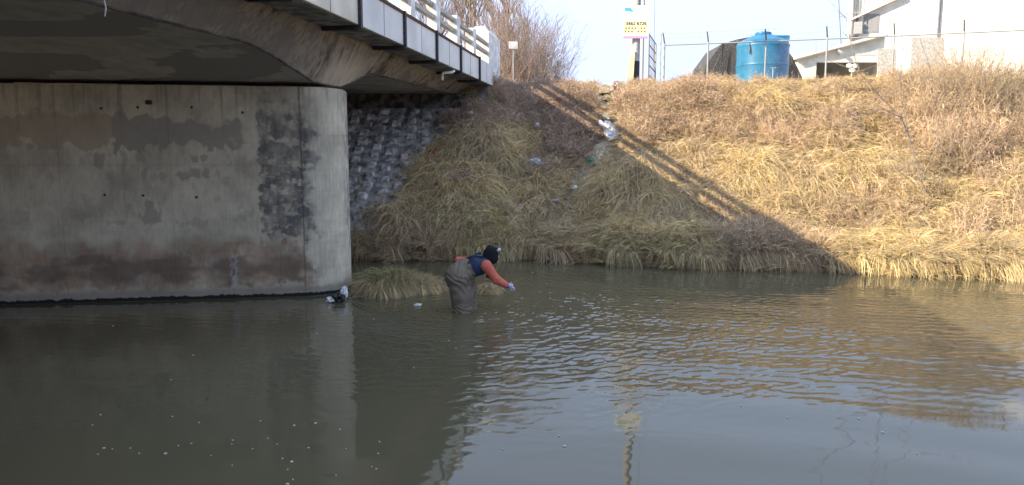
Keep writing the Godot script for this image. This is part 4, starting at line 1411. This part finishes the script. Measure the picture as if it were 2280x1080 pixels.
# ------------------------------------------------------------------ path, litter, foam
func crumple(sd: int, size: Vector3, m: Material, called: String, at: Vector3, label: String, category: String, turn := 0.0) -> MeshInstance3D:
	# a crumpled sheet or bag: a bumpy closed lump with sharp folds
	var g := fbm(sd, 2.2, 3)
	var mb := MB.new()
	var nu := 18; var nv := 10
	var P := []
	for j in nv + 1:
		for i in nu:
			var th := PI * j / nv; var ph := TAU * i / nu
			var d := Vector3(sin(th) * cos(ph), cos(th), sin(th) * sin(ph))
			var k := 1.0 + 0.75 * g.get_noise_3d(d.x * 1.2 + sd, d.y * 1.2, d.z * 1.2) - 0.25 * absf(g.get_noise_3d(d.x * 3.0, d.y * 3.0, d.z * 3.0 + sd))
			P.append(Vector3(d.x * size.x, maxf(d.y, -0.55) * size.y, d.z * size.z) * k * 0.5)
	for j in nv:
		for i in nu:
			var a := j * nu + i; var b := j * nu + (i + 1) % nu
			mb.face([P[a], P[b], P[b + nu]], Vector3.ZERO); mb.face([P[a], P[b + nu], P[a + nu]], Vector3.ZERO)
	var o := part(called, mb, m)
	o.position = at
	o.rotation.y = turn
	tag(o, label, category)
	return o

func make_details() -> void:
	# bare trodden footpath draped on the bank
	var pm := MB.new()
	var mids := []
	for k in PATH.size() - 1:
		for j in 6:
			mids.append(on_ground(lerpf(PATH[k][0], PATH[k + 1][0], j / 6.0), lerpf(PATH[k][1], PATH[k + 1][1], j / 6.0)))
	for k in mids.size():
		for j in 7:
			var hw := 0.30 + 0.07 * fine.get_noise_1d(k * 9.0 + (0.0 if j < 3 else 300.0))
			var qx: float = mids[k].x + (j - 3) / 3.0 * hw
			pm.vert(Vector3(qx, ground(qx, -mids[k].z) + 0.028, mids[k].z), Vector3(0, 0.84, 0.54))
	for k in mids.size() - 1:
		for j in 6:
			var pa := k * 7 + j
			pm.idx.append_array([pa, pa + 1, pa + 8, pa, pa + 8, pa + 7])
	var po := setting("footpath", pm, M.path)
	po.set_meta("label", "narrow bare earth footpath climbing the grassy bank")
	# trodden steps of the path
	rng.seed = 5
	var steps := [[1351, 206, 0.6], [1347, 221, 0.55], [1342, 241, 0.58], [1352, 264, 0.6]]
	var which := ["topmost", "second", "third", "lowest"]
	for si in steps.size():
		var q: Array = steps[si]
		var p := on_ground(q[0], q[1])
		var mb := MB.new()
		var poly := []
		for k in 9:
			var an := TAU * k / 9.0
			poly.append(Vector3(cos(an) * q[2] * 0.5 * rng.randf_range(0.8, 1.1), 0.0, sin(an) * 0.24 * rng.randf_range(0.8, 1.1)))
		mb.extrude(poly, Vector3(0, 0.08, 0))
		var o := part("path_step", mb, M.path)
		o.position = p + Vector3(0, -0.03, 0)
		tag(o, which[si] + " worn pale earth step counted down the footpath through the dry grass", "step", "steps of the footpath up the bank")
	# litter
	crumple(1, Vector3(0.52, 0.26, 1.0), M.white_plastic, "plastic_sheet", on_ground(1357, 300) + Vector3(0, 0.16, 0.06), "large crumpled white plastic sheet on the footpath in the rail shadows", "litter", 0.3).rotation.x = 0.6
	crumple(2, Vector3(0.36, 0.24, 0.25), M.pale_blue_plastic, "plastic_bag", on_ground(1193, 377) + Vector3(0, 0.2, 0.12), "pale blue white plastic bag lying on the shaded bank grass", "litter")
	crumple(3, Vector3(0.22, 0.20, 0.2), M.green_plastic, "green_bag", on_ground(1315, 369) + Vector3(0, 0.12, 0.1), "crumpled green plastic bag at the foot of the path", "litter")
	crumple(4, Vector3(0.24, 0.16, 0.2), M.red_plastic, "red_wrapper", on_ground(962, 347) + Vector3(0, 0.14, 0.1), "dull red plastic wrapper at the edge of the block paving", "litter")
	crumple(5, Vector3(0.22, 0.12, 0.1), M.white_plastic, "white_scrap", on_ground(1048, 269) + Vector3(0, 0.22, 0.15), "white scrap in the dark weeds under the bridge end", "litter")
	crumple(6, Vector3(0.13, 0.16, 0.1), M.white_plastic, "white_scrap", on_ground(1196, 297) + Vector3(0, 0.25, 0.2), "white scrap on top of the shaded grass mound", "litter")
	crumple(7, Vector3(0.16, 0.12, 0.12), M.white_plastic, "white_scrap", on_ground(1278, 431) + Vector3(0, 0.18, 0.15), "white scrap at the lower end of the footpath", "litter")
	crumple(8, Vector3(0.22, 0.08, 0.12), M.white_plastic, "white_scrap", on_ground(1236, 457) + Vector3(0, 0.15, 0.15), "flat white scrap on the shaded grass below the path", "litter")
	crumple(9, Vector3(0.12, 0.12, 0.1), M.white_plastic, "white_scrap", on_ground(1160, 470) + Vector3(0, 0.15, 0.15), "tiny pale scrap in the grass above the waterside ledge", "litter")
	crumple(10, Vector3(0.10, 0.10, 0.1), M.white_plastic, "white_scrap", on_ground(1437, 255) + Vector3(0, 0.2, 0.2), "tiny white scrap in the sunny brown weeds", "litter")
	var rope := MB.new()
	var rp := on_ground(985, 300) + Vector3(0, 0.12, 0.05)
	var pts := []; var rad := []
	for k in 40:
		var a := k * 0.55
		pts.append(Vector3(cos(a) * (0.16 + 0.05 * sin(k * 0.9)), 0.03 * sin(k * 1.7) + 0.002 * k, sin(a) * 0.12 + 0.04 * sin(k * 0.4))); rad.append(0.014)
	rope.tube(pts, rad, 5)
	var ro := part("blue_rope", rope, M.blue_rope)
	ro.position = rp
	tag(ro, "tangled blue rope on the block paving under the bridge", "rope")
	# rubbish caught at the foot of the pier
	var b0 := at_h(752, 672, 0.0)
	crumple(21, Vector3(0.24, 0.2, 0.24), M.black_plastic, "black_bag", b0 + Vector3(0.0, 0.05, 0), "wet black plastic bag afloat at the foot of the pier", "litter")
	crumple(22, Vector3(0.14, 0.10, 0.10), M.white_plastic, "white_bag", b0 + Vector3(-0.11, 0.05, 0.06), "white bag end poking out beside the floating black bag", "litter")
	crumple(23, Vector3(0.13, 0.24, 0.11), M.white_plastic, "upright_bag", at_h(767, 668, 0.0) + Vector3(0.0, 0.13, 0.0), "upright white plastic bag caught between pier and grass islet", "litter")
	crumple(24, Vector3(0.13, 0.05, 0.10), M.cloth_white, "floating_scrap", at_h(930, 681, 0.0) + Vector3(0, 0.015, 0), "pale scrap afloat between grass islet and wader", "litter")
	var twl := ["long bent bare twig lying along the islet's foot in the water", "short straight twig adrift in front of the grass islet", "thin twig slanting down between the pier and the islet"]
	var twn := 0
	for q in [[[778, 664], [803, 660], [818, 667], [838, 663]], [[785, 672], [812, 679], [820, 682]], [[790, 640], [776, 655], [768, 668]]]:
		var tw := MB.new()
		var tp := []; var tr := []
		for k in q.size():
			tp.append(at_h(q[k][0], q[k][1], 0.03 + 0.02 * (k % 2))); tr.append(0.011 - 0.002 * k)
		var o := base("driftwood_twig", tp[0])
		for k in tp.size(): tp[k] -= o.position
		tw.tube(tp, tr, 5)
		part("stick", tw, M.bark, o)
		tag(o, twl[twn], "twig", "twigs at the foot of the islet")
		twn += 1
	# dead branch on the ledge
	var db := MB.new()
	var dp := on_ground(1595, 548)
	db.tube([Vector3(-0.1, 0.1, 0.1), Vector3(0.08, 0.2, 0.1), Vector3(0.16, 0.36, 0.08)], [0.015, 0.012, 0.006], 5)
	db.tube([Vector3(0.08, 0.2, 0.1), Vector3(0.0, 0.32, 0.12)], [0.01, 0.005], 5)
	var dbo := part("dead_branch", db, M.pole)
	dbo.position = dp
	tag(dbo, "pale forked dead branch sticking out of the shaded waterside grass", "branch")
	# foam flecks drifting on the water
	var flecks := [[232, 998, 14], [368, 1010, 16], [384, 928, 9], [443, 942, 9], [580, 938, 8], [655, 948, 12], [703, 943, 14], [757, 957, 10], [518, 981, 9], [426, 988, 8], [397, 993, 7], [596, 977, 8], [617, 990, 7], [687, 998, 9], [650, 1029, 18], [629, 1022, 8], [640, 1046, 8], [652, 1068, 10], [640, 1078, 16], [845, 984, 9], [842, 1011, 8], [838, 1045, 9], [748, 1059, 8], [516, 990, 7], [224, 924, 8], [206, 947, 7], [252, 726, 8], [430, 791, 8], [380, 846, 7], [922, 820, 7], [1257, 994, 16], [1245, 972, 9], [1912, 933, 12], [1966, 963, 14], [1735, 826, 9], [1850, 840, 8], [1650, 905, 8], [1753, 930, 8], [2040, 869, 8], [2042, 1011, 8], [1300, 655, 8], [1186, 607, 8], [290, 998, 7], [310, 1010, 7], [517, 1037, 7], [705, 744, 7], [832, 711, 7], [999, 758, 7], [1015, 775, 6], [218, 1012, 8], [250, 1000, 7], [470, 1015, 7], [562, 1000, 7], [770, 1000, 6], [828, 1040, 7], [1120, 1000, 7]]
	rng.seed = 31
	for q in flecks:
		var p := at_h(q[0], q[1], 0.0)
		var d := -p.z
		var w: float = q[2] / FOCAL * d * 0.5
		var mb := MB.new()
		var poly := []
		for k in 9:
			var an := TAU * k / 9.0
			poly.append(Vector3(cos(an) * w * 0.5 * rng.randf_range(0.65, 1.2), 0, sin(an) * w * 0.5 * rng.randf_range(0.65, 1.2)))
		mb.extrude(poly, Vector3(0, 0.006, 0))
		var o := part("foam_fleck", mb, M.foam)
		o.position = p + Vector3(0, wave(p.x, d) + 0.001, 0)
		tag(o, "small white foam fleck drifting on the murky river", "foam", "foam flecks drifting on the river")

# ------------------------------------------------------------------ person
func net(prims: Array, k: float, cell: float, wrinkle := 0.0, below := -9.0) -> MB:
	var lo := Vector3(99, 99, 99); var hi := -lo
	for q in prims:
		var rr: float = maxf(q[2], q[3]) + 2.5 * cell + 0.02
		for e in [q[0], q[1]]:
			lo = lo.min(e - Vector3.ONE * rr); hi = hi.max(e + Vector3.ONE * rr)
	lo.y = maxf(lo.y, below)
	var nx := int((hi.x - lo.x) / cell) + 2; var ny := int((hi.y - lo.y) / cell) + 2; var nz := int((hi.z - lo.z) / cell) + 2
	var f := PackedFloat32Array(); f.resize(nx * ny * nz)
	for z in nz:
		for y in ny:
			for x in nx:
				var p := lo + Vector3(x, y, z) * cell
				var d := 9.0
				for q in prims:
					var a: Vector3 = q[0]
					var ab: Vector3 = q[1] - a
					var t := clampf((p - a).dot(ab) / maxf(ab.length_squared(), 1e-9), 0.0, 1.0)
					var e := (p - a - ab * t).length() - lerpf(q[2], q[3], t)
					var h := maxf(k - absf(d - e), 0.0) / k
					d = minf(d, e) - h * h * k * 0.25
				if wrinkle > 0.0 and absf(d) < 0.08:
					d += wrinkle * (sin(p.y * 62.0 + p.x * 38.0 + 3.0 * sin(p.z * 22.0 + p.y * 9.0)) * 0.75 * (0.5 + 0.5 * sin(p.y * 11.0 + p.z * 9.0)) + sin(p.y * 27.0 - p.x * 46.0 + 2.6 * sin(p.x * 17.0 + p.y * 6.0)) * 0.3)
				f[(z * ny + y) * nx + x] = d
	var mb := MB.new()
	var at := {}
	var sx := 1; var sy := nx; var sz := nx * ny
	for z in nz - 1:
		for y in ny - 1:
			for x in nx - 1:
				var i := z * sz + y * sy + x
				var v := [f[i], f[i + sx], f[i + sy], f[i + sx + sy], f[i + sz], f[i + sx + sz], f[i + sy + sz], f[i + sx + sy + sz]]
				var neg := 0
				for q in v:
					if q < 0.0: neg += 1
				if neg == 0 or neg == 8: continue
				var s := Vector3.ZERO; var n := 0
				for e in [[0, 1], [2, 3], [4, 5], [6, 7], [0, 2], [1, 3], [4, 6], [5, 7], [0, 4], [1, 5], [2, 6], [3, 7]]:
					var a: float = v[e[0]]; var b: float = v[e[1]]
					if (a < 0.0) != (b < 0.0):
						var t := a / (a - b)
						var pa := Vector3(e[0] & 1, (e[0] >> 1) & 1, e[0] >> 2); var pb := Vector3(e[1] & 1, (e[1] >> 1) & 1, e[1] >> 2)
						s += pa.lerp(pb, t); n += 1
				var gr := Vector3(v[1] + v[3] + v[5] + v[7] - v[0] - v[2] - v[4] - v[6], v[2] + v[3] + v[6] + v[7] - v[0] - v[1] - v[4] - v[5], v[4] + v[5] + v[6] + v[7] - v[0] - v[1] - v[2] - v[3]).normalized()
				at[i] = mb.vert(lo + (Vector3(x, y, z) + s / n) * cell, gr)
	for i in at:
		for ax in 3:
			var st: int = [sx, sy, sz][ax]; var su: int = [sy, sz, sx][ax]; var sv: int = [sz, sx, sy][ax]
			if i + st >= f.size() or (f[i] < 0.0) == (f[i + st] < 0.0): continue
			if not (at.has(i - su) and at.has(i - sv) and at.has(i - su - sv)): continue
			var a: int = at[i]; var b: int = at[i - su]; var c: int = at[i - su - sv]; var d: int = at[i - sv]
			var fn := (mb.v[c] - mb.v[a]).cross(mb.v[b] - mb.v[a])
			if fn.dot(mb.n[a] + mb.n[c]) > 0.0: mb.idx.append_array([a, b, c, a, c, d])
			else: mb.idx.append_array([a, c, b, a, d, c])
	return mb

func make_person() -> void:
	var D := 12.47
	var foot := at_h(1036, 690, 0.0)
	var o := base("person", Vector3(foot.x, 0, foot.z))
	tag(o, "person in brown waders, navy vest and red sleeves bending over the water", "person")
	var P := func(px: float, py: float, dz: float) -> Vector3:
		return at_d(px, py, D + dz) - o.position
	var hipn: Vector3 = P.call(1019, 615, -0.10); var hipf: Vector3 = P.call(1032, 612, 0.10)
	var kneen: Vector3 = P.call(1028, 660, -0.11); var kneef: Vector3 = P.call(1041, 650, 0.10)
	var ankn := Vector3(0.03, -0.50, 0.10); var ankf := Vector3(0.08, -0.48, -0.12)
	var waist: Vector3 = P.call(1038, 603, 0.0); var chest: Vector3 = P.call(1066, 589, 0.0)
	var neck: Vector3 = P.call(1083, 580, 0.02); var head: Vector3 = P.call(1093, 569, 0.0)
	var shn: Vector3 = P.call(1083, 592, -0.17); var shf: Vector3 = P.call(1072, 580, 0.18)
	var eln: Vector3 = P.call(1105, 623, -0.17); var wrn: Vector3 = P.call(1129, 636, -0.10)
	var elf: Vector3 = P.call(1094, 612, 0.26); var wrf: Vector3 = P.call(1126, 634, 0.14)
	# one continuous body under the clothes
	var hd: Vector3 = (wrn - eln).normalized()
	var body := [[hipn, kneen, 0.085, 0.055], [kneen, ankn, 0.055, 0.04], [hipf, kneef, 0.085, 0.055], [kneef, ankf, 0.055, 0.04], [ankn, ankn + Vector3(0.16, -0.05, -0.03), 0.045, 0.035], [ankf, ankf + Vector3(0.16, -0.05, -0.03), 0.045, 0.035],
		[hipn, hipf, 0.10, 0.10], [(hipn + hipf) * 0.5, waist, 0.12, 0.11], [waist, chest, 0.11, 0.12], [shn, shf, 0.07, 0.07], [chest, neck, 0.11, 0.06], [neck, head, 0.055, 0.06],
		[shn, eln, 0.05, 0.04], [eln, wrn, 0.04, 0.028], [shf, elf, 0.05, 0.04], [elf, wrf, 0.04, 0.028]]
	body.append([head, head + Vector3(0.03, 0.025, -0.01), 0.085, 0.085])
	body.append([head + Vector3(0.05, -0.03, -0.02), head + Vector3(0.085, -0.06, -0.02), 0.06, 0.045])
	body.append([head + Vector3(0.10, -0.01, -0.03), head + Vector3(0.128, -0.03, -0.03), 0.016, 0.02])
	part("body", net(body, 0.04, 0.016), mat(lin(0.42, 0.25, 0.18), 0.6), o)
	# brown waders, baggy and creased
	var hips := (hipn + hipf) * 0.5
	var wad := [[hipn, kneen, 0.20, 0.175], [kneen, ankn, 0.175, 0.165], [hipf, kneef, 0.18, 0.145], [kneef, ankf, 0.145, 0.14], [hipn, hipf, 0.205, 0.19], [hips, waist + Vector3(-0.015, 0.02, 0), 0.225, 0.195], [waist, waist.lerp(chest, 0.28), 0.175, 0.165]]
	var wm := noisy(lin(0.165, 0.132, 0.10), 61, 0.01, 0.86, 1.0, 1.0, 0.75)
	part("waders", net(wad, 0.06, 0.0125, 0.014, -0.75), wm, o)
	# navy padded vest
	var vest := [[waist.lerp(chest, 0.05), chest, 0.155, 0.175], [chest, neck + Vector3(-0.02, 0.01, 0), 0.172, 0.10], [shn.lerp(shf, 0.14), shf.lerp(shn, 0.14), 0.10, 0.10]]
	part("vest", net(vest, 0.05, 0.0125, 0.003), noisy(lin(0.030, 0.048, 0.115), 62, 0.03, 0.75, 1.0, 2.0, 0.7), o)
	# dark crossed suspenders laid on the back
	var strap := mat(lin(0.012, 0.014, 0.022), 0.7)
	var axis := (chest - waist).normalized()
	for q in [[-1.0, 1.0], [1.0, -1.0]]:
		var sb := MB.new()
		var pts := []
		for k in 9:
			var t := k / 8.0
			var ce := waist.lerp(neck, 0.18 + 0.74 * t)
			var lat := lerpf(q[0], q[1], t) * 0.12
			var up := Vector3(-axis.y, axis.x, 0).normalized()
			var sidev := (shf - shn).normalized()
			var toward := (up * 0.90 - sidev * 0.42).normalized()
			var off := (toward + sidev * lat * 5.2).normalized()
			pts.append(ce + off * (0.182 - 0.045 * maxf(0.0, t - 0.6)))
		var wd := []
		for k in 9: wd.append(0.042)
		sb.ribbon(pts, wd, (shf - shn).normalized().cross(axis).cross(axis * -1.0).normalized() + axis * 0.3)
		var sb2 := MB.new()
		sb2.tube(pts, [0.02, 0.02, 0.02, 0.02, 0.02, 0.02, 0.02, 0.02, 0.02], 6)
		part("suspender", sb2, strap, o)
	var buckle := MB.new()
	buckle.tube([P.call(1084, 604, -0.10), P.call(1085, 612, -0.12), P.call(1084, 619, -0.12)], [0.016, 0.018, 0.016], 6)
	part("hanging_strap", buckle, strap, o)
	# red fleece sleeves
	var red := noisy(lin(0.58, 0.145, 0.095), 63, 0.03, 0.8, 1.0, 2.0, 0.9)
	for q in [[shn, eln, wrn], [shf, elf, wrf]]:
		part("sleeve", net([[q[0].lerp(shf if q[0] == shn else shn, 0.12), q[0], 0.088, 0.09], [q[0], q[1], 0.088, 0.072], [q[1], q[1].lerp(q[2], 0.86), 0.072, 0.056]], 0.035, 0.011, 0.0035), red, o)
	var elbow_far: Vector3 = P.call(1020, 579, 0.10)
	part("sleeve", net([[P.call(1036, 578, 0.12), elbow_far, 0.05, 0.052], [elbow_far, P.call(1022, 584, 0.12), 0.05, 0.04]], 0.03, 0.011, 0.003), red, o)
	# gloved hands: palm, four curled fingers of different lengths and a thumb
	var lilac := mat(lin(0.55, 0.52, 0.66), 0.5)
	var cuff := mat(lin(0.05, 0.085, 0.42), 0.5)
	for q in [[wrn, hd, 1.0], [wrf, (wrf - elf).normalized(), -1.0]]:
		var w: Vector3 = q[0]
		var fw: Vector3 = (q[1] + Vector3(0.15, 0.18, 0)).normalized()
		var ac := Vector3(0, 0.25, q[2]).normalized()
		ac = (ac - fw * ac.dot(fw)).normalized()
		var dn: Vector3 = fw.cross(ac) * q[2]
		if dn.y > 0: dn = -dn
		var pm := w + fw * 0.075
		var hand := [[w, pm, 0.030, 0.030], [pm - ac * 0.022, pm + ac * 0.022, 0.026, 0.026]]
		var lens := [0.062, 0.072, 0.067, 0.052]
		for k in 4:
			var b := pm + fw * 0.022 + ac * (0.030 - 0.020 * k)
			var m1: Vector3 = b + (fw * 0.8 + dn * 0.5).normalized() * lens[k] * 0.5
			var m2: Vector3 = m1 + (fw * 0.25 + dn * 0.95).normalized() * lens[k] * 0.45
			hand.append([b, m1, 0.0105, 0.0095]); hand.append([m1, m2, 0.0095, 0.008])
		var tb := w + fw * 0.03 + ac * 0.028
		var tm: Vector3 = tb + (fw * 0.6 + ac * 0.7 - dn * 0.5).normalized() * 0.04
		hand.append([tb, tm, 0.014, 0.0115]); hand.append([tm, tm + (fw * 0.7 - dn * 0.75).normalized() * 0.034, 0.0115, 0.009])
		part("glove", net(hand, 0.012, 0.0042), lilac, o)
		part("cuff", net([[w - q[1] * 0.045, w + q[1] * 0.012, 0.047, 0.042]], 0.01, 0.008), cuff, o)
	# black knitted hat and a small lamp strapped to it
	var hat := noisy(lin(0.010, 0.011, 0.014), 64, 0.04, 0.6, 1.0, 3.0, 0.95)
	part("knit_hat", net([[head + Vector3(-0.035, -0.03, 0.0), head + Vector3(-0.01, 0.055, 0.0), 0.118, 0.108], [head + Vector3(0.03, -0.045, 0.0), head + Vector3(0.025, 0.05, 0.0), 0.10, 0.098], [head + Vector3(-0.03, 0.13, 0), head + Vector3(-0.03, 0.15, 0), 0.03, 0.025]], 0.04, 0.011), hat, o)
	var lamp := MB.new()
	lamp.bevel_box(P.call(1110, 556, -0.02), Vector3(0.075, 0.045, 0.05), 0.012, Basis(Vector3(0, 0, 1), 0.35))
	var lo2 := part("head_lamp", lamp, M.white_plastic, o)
	var ring := MB.new()
	ring.bevel_box(P.call(1106, 554, -0.02), Vector3(0.04, 0.052, 0.054), 0.01, Basis(Vector3(0, 0, 1), 0.35))
	part("lamp_mount", ring, strap, lo2)

# ------------------------------------------------------------------ build
func _ready() -> void:
	var cam := Camera3D.new()
	cam.name = "camera"
	cam.position = EYE
	cam.rotation.x = -atan(TILT)
	cam.fov = rad_to_deg(2.0 * atan(540.0 / FOCAL))
	cam.far = 600.0
	cam.current = true
	add_child(cam)
	var env := Environment.new()
	var sky := Sky.new()
	var sm := ProceduralSkyMaterial.new()
	sm.sky_top_color = Color(0.71, 0.785, 0.905)
	sm.sky_horizon_color = Color(0.65, 0.70, 0.83)
	sm.sky_curve = 0.22
	sm.ground_bottom_color = Color(0.30, 0.27, 0.22)
	sm.ground_horizon_color = Color(0.5, 0.47, 0.42)
	sm.sky_energy_multiplier = 1.0
	sm.sun_angle_max = 12.0
	sky.sky_material = sm
	env.background_mode = Environment.BG_SKY
	env.sky = sky
	env.tonemap_mode = Environment.TONE_MAPPER_LINEAR
	env.tonemap_exposure = EXPOSURE
	env.sdfgi_enabled = true
	env.ssao_enabled = true
	env.ssil_enabled = true
	var we := WorldEnvironment.new()
	we.name = "world"
	we.environment = env
	add_child(we)
	var sun := DirectionalLight3D.new()
	sun.name = "sun"
	sun.light_energy = SUN_ENERGY
	sun.light_color = Color(1.0, 0.92, 0.78)
	sun.light_angular_distance = 0.6
	sun.shadow_enabled = true
	add_child(sun)
	var el := deg_to_rad(28.0)
	var az := deg_to_rad(25.0)
	var to_sun := Vector3(-cos(az) * cos(el), sin(el), sin(az) * cos(el))
	sun.look_at_from_position(to_sun * 50.0, Vector3.ZERO)

	lump.seed = 4; lump.frequency = 0.01; lump.fractal_octaves = 3
	fine.seed = 9; fine.frequency = 0.02; fine.fractal_octaves = 4
	materials()
	for q in [[1270, 165, 0.9, 0.40], [1545, 225, 0.7, 0.30], [1110, 330, 1.2, 0.35], [1400, 400, 0.9, 0.30], [1560, 370, 0.6, 0.25], [1650, 400, 0.7, 0.25], [1800, 410, 0.8, 0.25], [1000, 440, 0.8, 0.20], [900, 500, 0.5, 0.15], [1700, 240, 0.6, 0.22], [1850, 330, 0.7, 0.2], [1480, 270, 0.6, 0.2], [1390, 525, 0.7, 0.22], [1500, 530, 0.8, 0.24], [1610, 540, 0.6, 0.16], [1075, 528, 0.6, 0.2], [1230, 540, 0.6, 0.14], [1760, 545, 0.8, 0.16], [1930, 550, 0.8, 0.16], [1700, 200, 0.7, 0.3], [1960, 420, 0.7, 0.25], [1350, 350, 0.5, 0.15]]:
		var p := on_ground(q[0], q[1])
		bumps.append({"x": p.x, "d": -p.z, "r": q[2], "h": q[3]})
	make_terrain()
	make_water()
	make_bridge()
	make_revetment()
	make_yard()
	make_trees()
	make_grass()
	make_person()
	make_details()
